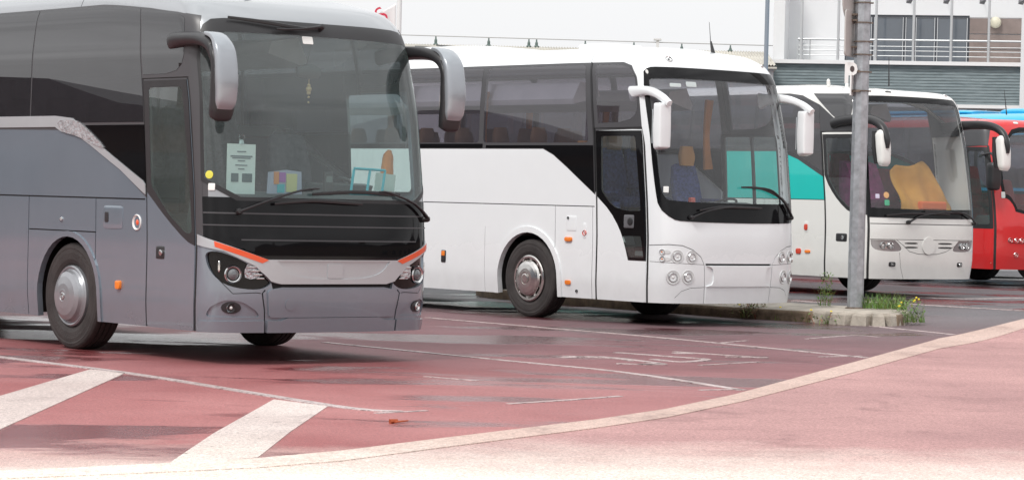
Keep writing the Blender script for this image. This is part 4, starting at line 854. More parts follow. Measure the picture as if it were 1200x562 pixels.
def stroke(path,w):
    P=np.array(path,float)
    if len(P)>2:
        q=[]
        for i in range(len(P)-1):
            p0=P[max(i-1,0)];p1=P[i];p2=P[i+1];p3=P[min(i+2,len(P)-1)]
            for k in range(4):
                t=k/4; q.append(.5*((2*p1)+(-p0+p2)*t+(2*p0-5*p1+4*p2-p3)*t*t+(-p0+3*p1-3*p2+p3)*t**3))
        q.append(P[-1]); P=np.array(q)
    return band(P,w)
# one sheet of ground to the horizon, fine near the camera
def ground_sheet():
    gx=np.r_[-900,-400,-200,-100,-60,-40,np.arange(-30,40.1,1.0),50,60,80,120,200,400,900]; gy=np.r_[-900,-400,-200,-100,-50,-20,-5,np.arange(0,80.1,1.0),90,110,150,220,400,900,2500]
    X,Y=np.meshgrid(gx,gy); n=len(gx); V=np.c_[X.ravel(),Y.ravel(),hgt(X.ravel(),Y.ravel())]
    F=[(j*n+i,j*n+i+1,(j+1)*n+i+1,(j+1)*n+i) for j in range(len(gy)-1) for i in range(n-1)]
    tag(mesh('parking_lot',V,F,lot_m),kind='structure')
ground_sheet()
kerb_out=[(-2.788,14.458),(-2.153,14.939),(-1.479,15.502),(-1.014,16.097),(-0.413,17.125),(0.646,18.901),(1.202,19.997),(1.865,21.705),(3.498,26.68),(5.225,31.994),(6.931,35.436)]
kerb_in=[(-2.714,14.078),(-2.087,14.49),(-1.428,14.973),(-0.974,15.477),(-0.396,16.481),(0.624,18.189),(1.156,19.201),(1.872,20.974),(3.283,25.021),(4.856,29.715),(6.611,33.782)]
def extend(P,a,b):
    P=[np.array(p) for p in P]; s=P[0]-(P[1]-P[0])/np.linalg.norm(P[1]-P[0])*a; e=P[-1]+(P[-1]-P[-2])/np.linalg.norm(P[-1]-P[-2])*b
    return [tuple(s)]+[tuple(p) for p in P]+[tuple(e)]
ko=extend(kerb_out,14,35); ki=extend(kerb_in,14,35)
sheet('road',ki+[(45,60),(45,-6),(-20,-6)],road_m,.004,1.0)
sheet('kerb_strip',ko+ki[::-1],kerb_m,.010,.5)
for L_,w in (([(-5.412,25.363),(-4.705,24.278),(-3.268,22.548),(-1.978,20.598),(-1.168,19.416),(-0.781,19.223)],.12),([(-0.957,19.015),(-0.598,19.357)],.05),([(-1.091,34.379),(0.448,32.416),(1.821,30.664),(3.759,27.654)],.10),([(-1.974,28.004),(0.029,25.556),(1.057,24.3),(1.991,22.332)],.10),([(-0.734,23.05),(-0.264,22.676)],.05),([(0.005,20.199),(0.435,20.683),(0.91,21.292)],.06),
    ([(2.341,37.537),(3.556,36.226),(4.534,34.691),(5.239,33.424),(5.54,32.819)],.09),([(3.534,31.281),(4.239,32.406),(4.517,32.134)],.05),([(3.257,27.595),(3.753,27.954)],.05),([(1.619,22.204),(2,22.436)],.05),([(2.353,29.811),(2.757,30.541)],.05),([(5.303,39.658),(6.077,38.834),(7.324,37.463)],.12),([(6.357,42.407),(7.232,41.889),(8.408,43.036)],.16),([(4.278,39.713),(4.717,39.064)],.10)):
    sheet('bay_line',stroke(L_,w),line_m,.005,.4)
for L_,w in (([(0.525,26.314),(0.938,26.629),(1.38,25.966),(1.486,25.604),(1.043,25.561)],.09),([(1.117,27.45),(1.693,26.943),(2.003,26.638),(1.726,26.106),(1.445,26.41)],.10),([(1.75,27.876),(2.135,27.577),(2.512,27.285),(2.654,27.196),(2.236,27.17)],.08),([(0.548,26.611),(1.058,26.392),(1.214,26.036)],.05),([(1.73,27.558),(1.933,27.645)],.12),([(1.274,25.52),(1.493,25.741)],.14),([(1.861,25.621),(2.52,26.426)],.05)):
    sheet('bay_number',stroke(L_,w),line_m,.006,.3)
for P in ([(-4.074,19.131),(-3.815,19.717),(-3.647,22.855),(-3.289,22.54),(-3.286,17.007),(-3.338,15.706)],[(-1.787,20.044),(-1.339,19.523),(-1.434,17.341),(-1.479,15.605),(-1.948,15.038),(-1.912,17.081)]): sheet('hatch_stripe',P,hatch_m,.005,.5)
# ------------------------------------------------------------------ planted island
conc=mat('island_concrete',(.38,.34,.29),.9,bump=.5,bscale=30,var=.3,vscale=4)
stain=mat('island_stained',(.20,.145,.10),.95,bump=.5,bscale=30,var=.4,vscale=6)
def island():
    root=empty('kerb_island',(0,0,0),label='low concrete kerb island with a crenellated rounded end beside the galvanised pole',cat='kerb')
    front=[(-0.513,40.898),(0.657,39.257),(2.3,36.919),(3.488,35.569),(4.277,34.926),(4.961,34.554),(5.115,34.379)]; back=[(5.243,34.945),(5.09,35.461),(4.69,35.931),(3.628,37.026),(2.985,38.038),(0.687,41.224),(-0.543,43.016)]
    P=front+back; P=sm([p for p in P],1)
    if area(P)<0: P=P[::-1]
    P=densify(P,.35); n=len(P); ctr=np.mean(P,0)
    g=[float(hgt(x,y)) for x,y in P]; V=[];
    A=np.array(P); Tn=np.roll(A,-1,0)-np.roll(A,1,0); Tn/=np.linalg.norm(Tn,axis=1,keepdims=True); Nn=np.stack([Tn[:,1],-Tn[:,0]],1)
    for dz,o in ((-.06,.03),(.10,.02),(.145,.0),(.16,-.03)):
        for i in range(n): V.append((P[i][0]+Nn[i][0]*o,P[i][1]+Nn[i][1]*o,g[i]+dz))
    F=[(r*n+i,r*n+(i+1)%n,(r+1)*n+(i+1)%n,(r+1)*n+i) for r in range(3) for i in range(n)]
    tri=tessellate_polygon([[Vector((V[3*n+i][0],V[3*n+i][1],0)) for i in range(n)]])
    F+=[tuple(3*n+i for i in t) for t in tri]
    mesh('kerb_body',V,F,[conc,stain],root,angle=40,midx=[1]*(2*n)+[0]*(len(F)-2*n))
    # stone blocks standing proud round the end, gaps between
    m=MB(); end=[(4.005,35.195),(4.239,34.86),(4.469,34.531),(4.716,34.366),(4.938,34.359),(5.137,34.503),(5.34,35.259)]
    E=[]
    for a,b in zip(end,end[1:]):
        a=np.array(a);b=np.array(b); L_=np.linalg.norm(b-a); k=max(1,int(L_/.34))
        for j in range(k): E.append((a+(b-a)*(j+.08)/k,a+(b-a)*(j+.86)/k))
    for a,b in E:
        d=(b-a)/np.linalg.norm(b-a); nn=np.array([-d[1],d[0]]); 
        if nn@(ctr-a)<0: nn=-nn
        z=float(hgt(*a)); a=a-nn*.05;b=b-nn*.05; q=[a,b,b+nn*.22,a+nn*.22]; w=[a+nn*.06+d*.03,b+nn*.06-d*.03,b+nn*.22-d*.02,a+nn*.22+d*.02]
        m.add([(*p,z-.02) for p in q]+[(*(p*.5+r*.5),z+.13) for p,r in zip(q,w)]+[(*p,z+.163) for p in w],[(0,1,5,4),(1,2,6,5),(2,3,7,6),(3,0,4,7),(4,5,9,8),(5,6,10,9),(6,7,11,10),(7,4,8,11),(8,9,10,11)])
    m.build('kerb_stone',conc,root,smooth=False)
island()
# ------------------------------------------------------------------ weeds
def leafm(name,c): return mat(name,c,.6,var=.4,vscale=9)
grass1=leafm('grass_green',(.12,.24,.045)); grass2=leafm('weed_olive',(.16,.20,.05)); grassr=leafm('dry_red_weed',(.26,.08,.04)); yel=mat('yellow_petal',(.75,.60,.03),.6)
def blade(mb,x,y,z,h,w,az,lean,mi=0,curl=.5):
    pts=[];d=np.array([math.cos(az),math.sin(az)]);p=np.array([-d[1],d[0]])
    for k in range(4):
        t=k/3; o=d*lean*h*(t**(1+curl)); ww=w*(1-t)**.7+.0008
        pts+=[(x+o[0]-p[0]*ww,y+o[1]-p[1]*ww,z+h*t*(1-.15*lean*t)),(x+o[0]+p[0]*ww,y+o[1]+p[1]*ww,z+h*t*(1-.15*lean*t))]
    mb.add(pts,[(2*k,2*k+1,2*k+3,2*k+2) for k in range(3)],mi)
def leaf(mb,c,l,w,mi=0):
    a=random.uniform(0,2*PI);e=random.uniform(-.3,1.0); d=np.array([math.cos(a)*math.cos(e),math.sin(a)*math.cos(e),math.sin(e)]);s=np.cross(d,(0,0,1.));s/=np.linalg.norm(s)+1e-9;c=np.array(c)
    mb.add([c,c+d*l*.5+s*w,c+d*l,c+d*l*.5-s*w],[(0,1,2,3)],mi)
def tuft(x,y,z,r,h,n,mats,lab,cat='grass tuft',name='grass_tuft',fl=0,leafy=0,lean=.5,stem=0):
    m=MB()
    for _ in range(n):
        a=random.uniform(0,2*PI);q=r*math.sqrt(random.random()); hh=h*random.uniform(.2,1.1)*random.uniform(.6,1)
        blade(m,x+q*math.cos(a),y+q*math.sin(a),z-.01,hh,.0045 if not leafy else .003,random.uniform(0,2*PI),random.uniform(.2,lean+.4),random.randrange(len(mats)-(1 if fl else 0)))
    for _ in range(leafy):
        a=random.uniform(0,2*PI);q=r*math.sqrt(random.random()); leaf(m,(x+q*math.cos(a),y+q*math.sin(a),z+h*random.uniform(.1,.95)),random.uniform(.03,.07),random.uniform(.006,.014),random.randrange(len(mats)-(1 if fl else 0)))
    for _ in range(fl):
        a=random.uniform(0,2*PI);q=r*random.random(); c=(x+q*math.cos(a),y+q*math.sin(a),z+h*random.uniform(.6,1.1)); m.lathe([(.0005,-.01),(.016,.0),(.009,.012),(.0005,.014)],c,(random.uniform(-.5,.5),random.uniform(-1,-.2),1),7,len(mats)-1)
    return tag(m.build(name,mats,smooth=False),lab,cat)
(_a,_b,_c,_d)=[(4.299,35.884),(5.044,35.466),(4.878,32.203),(3.08,33.372)]
tuft(_a[0],_a[1],.24,.10,.46,26,[grass1,grass2],'tall wispy green weed growing on the kerb island just left of the galvanised pole','weed','tall_weed',leafy=240,lean=.45)
tuft(_b[0],_b[1],.24,.30,.26,420,[grass1,grass1,grass2],'bright green grass tuft on the kerb island right of the galvanised pole',lean=.7)
_g=[(5.271,34.647),(3.313,35.889),(1.57,39.688)]
tuft(_g[0][0],_g[0][1],.10,.20,.30,160,[grass1,grass2,yel],'yellow flowering weed at the rounded end of the kerb island','weed','flowering_weed',fl=8,leafy=260,lean=.6)
tuft(_g[1][0],_g[1][1],.06,.20,.24,120,[grass2,grass2,grassr],'dark bushy weed against the kerb below the bumper of the white coach','weed','bushy_weed',leafy=420,lean=.6)
tuft(_g[2][0],_g[2][1],.02,.40,.16,200,[grass1,grass2],'small grass tuft seen beneath the white coach between its front wheels',lean=.7)
def verge():
    m=MB(); F=[(1.325,40.112),(2.463,37.53),(3.087,36.245),(3.72,35.538),(4.123,35.027),(4.366,34.695)]
    for a,b in zip(F,F[1:]):
        L_=math.hypot(b[0]-a[0],b[1]-a[1])
        for _ in range(int(L_*330)):
            t=random.random(); x=a[0]+(b[0]-a[0])*t+random.gauss(.03,.10); y=a[1]+(b[1]-a[1])*t+random.gauss(.03,.10); z=float(hgt(x,y)); h=.05+.15*random.random()**2*(1+.6*math.sin(x*5)*math.sin(x*2.1+1))
            if random.random()<.6: blade(m,x,y,z-.01,h,.006,random.uniform(0,2*PI),random.uniform(.2,.9),random.choice((0,1,1,2,2)))
            else: leaf(m,(x,y,z+h*.7),.05,.012,random.choice((0,1,1,2)))
        for _ in range(int(L_*4)):
            t=random.random(); m.lathe([(.0005,-.01),(.018,0),(.0005,.012)],(a[0]+(b[0]-a[0])*t,a[1]+(b[1]-a[1])*t,float(hgt(*a))+random.uniform(.12,.22)),(0,-.5,1),6,3)
    tag(m.build('kerb_weeds',[grass1,grass2,grassr,yel],smooth=False),kind='stuff')
verge()
# ------------------------------------------------------------------ galvanised pole with its signs
galv=mat('galvanised_steel',(.38,.40,.425),.42,metal=.55,var=.28,vscale=9)
rust=mat('rusty_band',(.17,.135,.11),.7,metal=.3,var=.4,vscale=30)
signback=mat('sign_back_grey',(.50,.48,.46),.5,metal=.3,var=.08); signwhite=mat('sign_white',(.78,.78,.77),.45)
def pole():
    (x,y),=[(4.658,35.505)]; z0=float(hgt(x,y))+.15
    s=3080/math.hypot(x,y)
    zz=lambda py: z0+(361-py)/s*1.0
    root=empty('lamp_pole',(x,y,z0),label='tall galvanised steel pole with rusty bands standing on the kerb island',cat='pole')
    m=MB(); m.lathe([(.112,-.05),(.112,.0),(.110,.02),(.100,6.6)],(0,0,0),(0,0,1),8); m.build('shaft',galv,root,angle=20)
    m=MB(); m.lathe([(.135,-.01),(.135,.02),(.113,.03)],(0,0,0),(0,0,1),16); m.build('base_collar',rust,root)
    for py in (6,29,51,66,86,108,232):
        m=MB(); h=zz(py)-z0; 
        if py<200: m.lathe([(.112,-.009),(.115,-.007),(.115,.007),(.112,.009)],(0,0,h),(0,0,1),20); m.box(.10,.14,-.012,.012,h-.010,h+.010); m.build('clamp_band',rust,root)
    # signs are edge-on to the camera: each its own thing held by the bands
    rz=rad(83)
    def sign(name,lab,cat,z,h,w,mats,mark=None,dx=-.155,ang=rz,th=.022,r=.5):
        o=empty(name,(x+dx,y-.02,z),ang,label=lab,cat=cat)
        b=MB(); P=rr(-w/2,w/2,-h/2,h/2,min(w,h)*.5*r,6); b.prism(P,'y',-th/2,th/2); b.build('sign_plate',mats,o,angle=30)
        rim=MB(); Q=P+[P[0]]; rim.sweep([(p[0],0,p[1]) for p in Q],[(.012,.012)]*len(Q),6,sub=1,up=(0,1,0),cap=False); rim.build('sign_rim',signback,o)
        for dz in (-h*.3,h*.3):
            br=MB(); br.box(-.03,.03,-.09,-th/2,dz-.012,dz+.012); br.build('bracket',rust,o)
        return o
    sign('round_sign','grey round traffic sign seen edge-on at the very top left of the galvanised pole','sign',zz(4),.62,.62,signback,r=1.0,ang=rad(60))
    sign('square_sign','white tall sign plate seen edge-on on the left of the pole beside the balcony windows','sign',zz(42),.60,.55,signback,r=.15,ang=rad(66))
    # letter plate P
    o=empty('letter_sign',(x-.155,y-.13,zz(87)),0,label='small white letter P plate on the left side of the pole at the cladding',cat='sign')
    b=MB(); out=[(-.085,-.15),(-.035,-.15),(-.035,-.045),(.03,-.045),(.07,-.015),(.085,.04),(.07,.10),(.03,.13),(-.085,.13)]
    b.prism(out,'y',-.012,.012); b.build('letter',signwhite,o,angle=30)
    b=MB(); b.prism(disc(.012,.042,.030,12,ry=.042),'y',-.016,.0); b.build('letter_eye',mat('dark_brown',(.07,.05,.05),.6),o)
    b=MB(); b.box(-.02,.12,.012,.03,.0,.03); b.build('bracket',rust,o)
    o=empty('bent_plate',(x-.155,y-.06,zz(101)),rad(72),label='small bent white plate hanging edge-on below the letter sign on the pole',cat='sign')
    b=MB(); b.prism([(-.13,-.02),(.0,.0),(.13,-.03),(.13,-.05),(0,-.02),(-.13,-.04)],'z',-.15,.15); b.build('plate',signwhite,o,angle=20)
    b=MB(); b.box(-.02,.02,-.14,-.02,-.1,-.07); b.build('bracket',rust,o)
pole()
# ------------------------------------------------------------------ building with the balcony
def building():
    D=70.0; yaw=rad(-11)
    # local frame: x along the facade (to the right), y into the building, z up; origin on the ground below px 895
    ox=(897-600)/3080*D
    X=lambda px: Xf(px)
    Z=lambda py: Zf(py)
    root=empty('terrace_building',(ox,D,.17),yaw,label='white modern building with a railed balcony above grey timber cladding behind the coaches',cat='building')
    wallm=mat('white_render',(.70,.71,.72),.8,var=.03,vscale=1.0); trimm=mat('white_trim',(.76,.76,.76),.5)
    tile=mat('brown_stone_tile',(.22,.175,.16),.6,var=.2,vscale=3); 
    clad=bpy.data.materials.new('grey_timber_boards'); nt,N,L=nodes(clad); b=pbsdf(nt); tc=N.new('ShaderNodeTexCoord')
    mp=N.new('ShaderNodeMapping'); mp.inputs['Scale'].default_value=(1.6,1,14); L.new(tc.outputs['Object'],mp.inputs['Vector'])
    n=N.new('ShaderNodeTexNoise'); n.inputs['Scale'].default_value=1.2; n.inputs['Detail'].default_value=8; n.inputs['Roughness'].default_value=.7; L.new(mp.outputs[0],n.inputs['Vector'])
    r=N.new('ShaderNodeValToRGB'); e=r.color_ramp.elements; e[0].position=.3;e[1].position=.72;e[0].color=(.12,.155,.165,1);e[1].color=(.27,.325,.34,1); L.new(n.outputs['Fac'],r.inputs['Fac']); L.new(r.outputs['Color'],b.inputs['Base Color']); b.inputs['Roughness'].default_value=.75
    K=D/3080; hz=244.5
    cy,sy_=math.cos(yaw),math.sin(yaw)
    def Xf(px,yl=.1):
        q=(px-600)/3080; return (q*D+q*yl*cy-ox+yl*sy_)/(cy-q*sy_)
    def Zf(py,px=1050,yl=.1): return 1.40+(233.9+(px-600)*.0249-py)*(D+Xf(px,yl)*sy_+yl*cy)/3080
    m=MB(); m.box(X(894),X(1330),0.3,12,0,Z(72)); m.build('lower_wall',wallm,root,smooth=False)
    nb=13; z0,z1=Z(121.5),Z(76.5); m=MB()
    for k in range(nb):
        a=z0+(z1-z0)*k/nb; bb=z0+(z1-z0)*(k+1)/nb; m.prism([(0.10,a),(.295,a),(.295,bb-.004),(.115,bb-.004)],'x',X(896),X(1196))
    m.build('timber_cladding',clad,root,smooth=False)
    m=MB(); m.box(X(893),X(1196)+.2,-.03,.6,Z(76.4),Z(72)); m.build('balcony_edge',trimm,root,smooth=False)
    m=MB(); m.box(X(893),X(1196)+.15,.02,.28,Z(125.5),Z(121.6)); m.box(X(1196),X(1199)+.06,.0,.29,Z(121.4),Z(76.6)); m.build('cladding_trim',trimm,root,smooth=False)
    m=MB(); m.box(X(1128),X(1150),.27,.31,Z(136),Z(127)); m.box(X(1152),X(1190),.27,.31,Z(136),Z(127)); m.build('lower_window',coachwin,root,smooth=False)
    m=MB(); m.box(X(1190),X(1330),-.05,.4,0,Z(20)); m.build('side_pier',wallm,root,smooth=False)
    # upper storey: wall with a wide glazed opening, roof slab above, wing wall at the left
    yb=2.2; zt=Z(-45); z0=Z(72); X=lambda px: Xf(px,yb)
    Z=lambda py: Zf(py,1050,yb)
    m=MB(); m.box(X(918),X(984),yb,yb+.3,z0,zt); m.box(X(984),X(1129),yb,yb+.3,Z(18),zt); m.box(X(1129),X(1196),yb,yb+.3,Z(20),zt); m.box(X(1129),X(1196),yb+.02,yb+.3,z0,Z(20)); m.box(X(905),X(918),.9,yb+3,z0,zt); m.build('upper_wall',wallm,root,smooth=False)
    m=MB(); zr=[z0,Z(57),Z(39),Z(20.3)]
    for a,bb in zip(zr,zr[1:]):
        for k in range(3): m.box(X(1129.5)+k*1.55*1.0,min(X(1129.5)+k*1.55+1.53,X(1190)),yb-.03,yb+.019,a+.01,bb-.02)
    m.build('stone_tiles',tile,root,smooth=False)
    fr=MB(); fr.box(X(984),X(1129),yb+.02,yb+.10,Z(20.5),Z(18)); fr.box(X(984),X(1129),yb+.02,yb+.10,z0,z0+.06)
    for px in (984.8,1016,1053,1065,1090,1128): fr.box(X(px)-.03,X(px)+.03,yb+.0,yb+.12,z0+.06,Z(20.5))
    fw=fr.build('sliding_window',mat('anthracite_frame',(.045,.05,.06),.4),root,smooth=False)
    for a,bb in ((985.5,1015),(1017,1052),(1054,1064),(1066,1089),(1091,1127)):
        g=MB(); g.box(X(a)+.02,X(bb)-.02,yb+.05,yb+.07,z0+.07,Z(20.7)); g.build('pane',mat('building_glass',(.10,.115,.135),.04,ior=1.8),fw,smooth=False)
    m=MB(); m.box(X(903),X(1330),yb-.2,yb+9,Z(-48),Z(-45)+.0); m.build('roof_slab',trimm,root,smooth=False)
    Xb,Zb=X,Z; X=lambda px: Xf(px)
    Z=lambda py: Zf(py)
    railm=mat('stainless_rail',(.55,.57,.58),.3,metal=.5)
    rl=MB(); x0,x1=X(929),X(1193)
    for py in (47.5,55,60,66): 
        rl.sweep([(x0,.10,Z(py)),(x1,.10,Z(py))],[.028 if py<50 else .012]*2,8,sub=1); rl.sweep([(x0,.10,Z(py)),(x0,yb-.01,Z(py))],[.028 if py<50 else .012]*2,8,sub=1)
    for px in (929.5,943,976,1020,1064,1108,1152,1192): rl.sweep([(X(px),.10,z0-.0),(X(px),.10,Z(47.5))],[.018,.018],6,sub=1,up=(0,1,0))
    rl.build('railing',railm,root)
    for px in (933,976,1020,1064,1108,1152):
        m=MB(); m.sweep([(X(px),.04,z0-.02),(X(px),.04,Z(-45))],[.035,.035],8,sub=1,up=(0,1,0)); m.build('canopy_post',railm,root)
    for px in (1058,1101,1143,1188): m=MB(); m.lathe([(.0005,-.0),(.06,-.0),(.10,.08),(.0005,.16)],(Xb(px),1.6,Zb(1)),(.5,-.3,-1),14); m.sweep([(Xb(px),1.6,Zb(-2)),(Xb(px),yb,Zb(-3))],[.015,.015],6,sub=1); m.build('spotlight',mat('lamp_metal',(.15,.15,.16),.4),root)
    m=MB(); m.lathe([(.09,.0),(.09,-.04),(.15,-.05),(.155,-.1),(.12,-.17),(.06,-.2),(.0005,-.21)],(Xb(1159.5),yb-.03,Zb(26)),(0,1,0),20); m.build('wall_lamp',mat('opal_cream',(.66,.63,.50),.4),root)
building()
# ------------------------------------------------------------------ things on the skyline
def far_roof():
    D=66; K=D/3080
    root=empty('low_hall',((690-600)*K,D,.17),rad(-3),label='long low hall with a pale corrugated roof edge and wire posts behind the white coach',cat='building')
    cy,sy_=math.cos(rad(-3)),math.sin(rad(-3)); ox=(690-600)*K
    def Xf(px,yl=0):
        q=(px-600)/3080; return (q*D+q*yl*cy-ox+yl*sy_)/(cy-q*sy_)
    X=Xf
    def Z(py,px=690,yl=0): return 1.40+(233.9+(px-600)*.0249-py)*(D+Xf(px,yl)*sy_+yl*cy)/3080
    zr=Z(57.5,690,6)
    m=MB()
    m.box(X(380),X(902),.4,5.9,0,Z(70)); m.build('wall',mat('hall_wall',(.62,.62,.62),.8,var=.05),root,smooth=False)
    m=MB(); N_=150
    for k in range(N_):
        a=X(380)+(X(905)-X(380))*k/N_; w=(X(905)-X(380))/N_
        m.add([(a,0,Z(73)),(a+w*.5,0,Z(73)+.04),(a+w,0,Z(73)),(a,6,zr),(a+w*.5,6,zr+.04),(a+w,6,zr)],[(0,1,4,3),(1,2,5,4)])
    m.box(X(380),X(905),0.02,6,Z(76),Z(73)-.02)
    m.build('corrugated_roof',mat('weathered_sheet',(.50,.48,.43),.8,var=.25,vscale=1.2),root,smooth=False)
    pp=[505,567,614,623,680,737,793,850,908]
    for px in pp:
        m=MB(); zt=Z(43+(px-500)*.030,px,5.9); zb=zr; m.lathe([(.04,zb-zt-.05),(.08,zb-zt+.02),(.035,zb-zt+.06),(.03,-.35),(.04,-.33),(.04,-.1),(.02,-.05),(.02,0),(.0005,0)],(X(px,5.9),5.9,zt),(0,0,1),8); m.build('wire_post',mat('post_dark_green',(.10,.14,.13),.6),root)
    m=MB(); m.sweep([(X(p,5.9),5.9,Z(q,p,5.9)) for p,q in ((380,38.5),(505,42.5),(680,47.5),(850,52.5),(908,54))],[.014]*5,6,sub=3); m.build('wire',mat('wire_grey',(.35,.35,.35),.5),root)
    m=MB(); m.box(X(763,5.9),X(766.5,5.9),5.8,6,zr-.1,Z(46,765,5.9)); m.box(X(760,5.9),X(769,5.9),5.75,6.05,Z(47.5,765,5.9),Z(45.8,765,5.9)); m.build('vent_pipe',mat('pale_grey',(.6,.6,.6),.6),root)
far_roof()
def thin_pole():
    D=60; K=D/3080
    o=empty('street_pole',((892-600)*K,D,.17),0,label='thin blue grey pole rising behind the roof of the white coach',cat='pole')
    m=MB(); m.lathe([(.055,0),(.045,9.5)],(0,0,0),(0,0,1),12); m.lathe([(.12,0),(.12,.5),(.055,.55)],(0,0,0),(0,0,1),12); m.build('shaft',mat('blue_grey_paint',(.22,.28,.33),.5),o)
thin_pole()
def flag():
    D=55; K=D/3080; x=(461.5-600)*K; Z=lambda py: 1.5+(232-py)*K
    o=empty('flagpole',(x,D,0),0,label='white flagpole rising behind the right roof corner of the grey coach',cat='flagpole')
    m=MB(); m.lathe([(.06,0),(.05,Z(-14)),(.0005,Z(-14.5))],(0,0,0),(0,0,1),12); m.build('shaft',mat('white_pole',(.75,.75,.75),.5),o)
    f=empty('flag',(x,D,0),0,label='white pennant flag with red lettering hanging from the flagpole',cat='flag')
    nx,nz=16,14; V=[];F=[]
    for i in range(nx+1):
        u=i/nx
        for j in range(nz+1):
            v=j/nz; top=Z(2+u*22); bot=Z(42)
            V.append((-.07-u*.62,.07*math.sin(u*7+v*2)*u,bot+(top-bot)*v))
    F=[(i*(nz+1)+j,(i+1)*(nz+1)+j,(i+1)*(nz+1)+j+1,i*(nz+1)+j+1) for i in range(nx) for j in range(nz)]
    c=mesh('cloth',V,F,mat('flag_white',(.78,.76,.76),.8),f)
    sd=c.modifiers.new('thick','SOLIDIFY'); sd.thickness=.006
    for k,ch in enumerate('Ssa'):
        cu=bpy.data.curves.new('lettering','FONT'); cu.body=ch; cu.size=.46 if k<2 else .40; cu.extrude=.004
        t=bpy.data.objects.new('tmp',cu); COL.objects.link(t); dg=bpy.context.evaluated_depsgraph_get(); me=bpy.data.meshes.new_from_object(t.evaluated_get(dg)); bpy.data.objects.remove(t)
        me.materials.clear(); me.materials.append(mat('flag_red',(.62,.04,.08),.8))
        q=bpy.data.objects.new('letter',me); link(q,f); q.rotation_euler=(PI/2,rad(-38),0); q.location=(-.36-.0*k,-.09,Z(21)-.10) if k==0 else ((-.50,-.09,Z(24)-.16) if k==1 else (-.66,-.09,Z(27)-.16))
flag()
# ------------------------------------------------------------------ things lying on the dashboards
def on_dash(name,lab,cat,root_o,rz,x,y,z,parts):
    c,s=math.cos(rz),math.sin(rz); o=empty(name,(root_o[0]+x*c-y*s,root_o[1]+x*s+y*c,root_o[2]+z),rz,label=lab,cat=cat)
    for nm,mb,m in parts: mb.build(nm,m,o,smooth=False)
    return o
O1,R1=(-1.6440,24.4788,0.0000),3.83100
b=MB(); b.prism([(-.155,0),(.155,0),(.155,.46),(-.155,.46)],'y',-.004,.004)
tx=MB()
for k,(z,w) in enumerate(((.385,.10),(.34,.24),(.325,.20),(.30,.08),(.26,.13),(.225,.07))): tx.box(-w/2,w/2,.004,.007,z,z+(.010 if k!=1 else .014))
ph=MB(); ph.box(-.12,-.01,.004,.007,.11,.19); ph.box(.03,.11,.004,.007,.11,.19)
cl=MB(); cl.sweep([(0,0,.46),(0,0,.50)],[(.03,.012),(.02,.01)],10,sub=1); cl.lathe([(.03,-.01),(.035,0),(.03,.01)],(0,0,.52),(0,1,0),14)
on_dash('notice_sheet','white printed notice sheet with two photos standing behind the windscreen of the grey coach','notice',O1,R1,.83,-.36,1.56,[('sheet',b,paper),('text',tx,mat('ink_grey',(.18,.2,.22),.8)),('photo',ph,mat('photo_dark',(.10,.13,.14),.6)),('clip',cl,chrome)])
b=MB(); b.prism([(-.18,.0),(.19,.0),(.18,.20),(.0,.225),(-.17,.21)],'y',-.02,.02); 
q1=MB();q1.box(-.12,.0,.02,.026,.02,.19);q2=MB();q2.box(.01,.08,.02,.026,.11,.20);q3=MB();q3.box(.085,.14,.02,.026,.09,.205);q4=MB();q4.box(.02,.10,.02,.027,.01,.09)
on_dash('leaflet_stack','colourful stack of leaflets in a clear wallet leaning on the dashboard of the grey coach','leaflets',O1,R1,.35,-.34,1.57,[('wallet',b,mat('wallet_lilac',(.42,.42,.55),.3,coat=.5)),('yellow_leaflet',q1,mat('leaf_yellow',(.70,.62,.30),.6)),('purple_leaflet',q2,mat('leaf_purple',(.42,.12,.45),.6)),('orange_leaflet',q3,mat('leaf_orange',(.75,.26,.08),.6)),('cyan_leaflet',q4,mat('leaf_cyan',(.05,.48,.55),.6))])
b=MB(); b.box(-.05,.05,-.02,.02,0,.22,bev=.012); c_=MB(); c_.box(-.035,.035,.02,.024,.12,.18)
on_dash('phone_holder','black handset standing in a cradle on the dashboard of the grey coach','handset',O1,R1,-.17,-.38,1.57,[('body',b,blk),('screen',c_,mat('screen_grey',(.15,.17,.17),.2))])
b=MB()
for a,w in ((-.20,.0),(-.02,.0),(.17,.0)): b.sweep([(a,0,0),(a-.05,-.02,.24)],[.014,.014],6,sub=1)
b.sweep([(-.25,-.02,.24),(.12,-.02,.25)],[.014,.014],6,sub=1); b.sweep([(-.20,0,.01),(.17,0,.01)],[.014,.014],6,sub=1)
on_dash('wire_tray','turquoise wire document tray on the driver side of the grey coach dashboard','tray',O1,R1,-.62,-.40,1.58,[('frame',b,mat('turquoise_plastic',(.02,.42,.52),.4))])
b=MB(); b.prism([(-.12,0),(.12,.0),(.10,.18),(-.14,.16)],'y',-.003,.003)
on_dash('folded_map','folded pale map propped at the driver side corner of the grey coach windscreen','map',O1,R1,-.92,-.50,1.62,[('sheet',b,mat('map_pale',(.62,.70,.66),.7))])
b=MB(); b.sweep([(0,0,-.05),(.01,0,.15),(.0,0,.36),(-.02,0,.44)],[(.03,.03),(.075,.05),(.06,.04),(.02,.02)],12,2,up=(0,1,0))
on_dash('orange_vest','crumpled orange vest hanging behind the driver side of the grey coach windscreen','vest',O1,R1,-1.05,-.62,1.58,[('cloth',b,mat('vest_orange',(.75,.24,.05),.8,bump=.4,bscale=20,var=.3))])
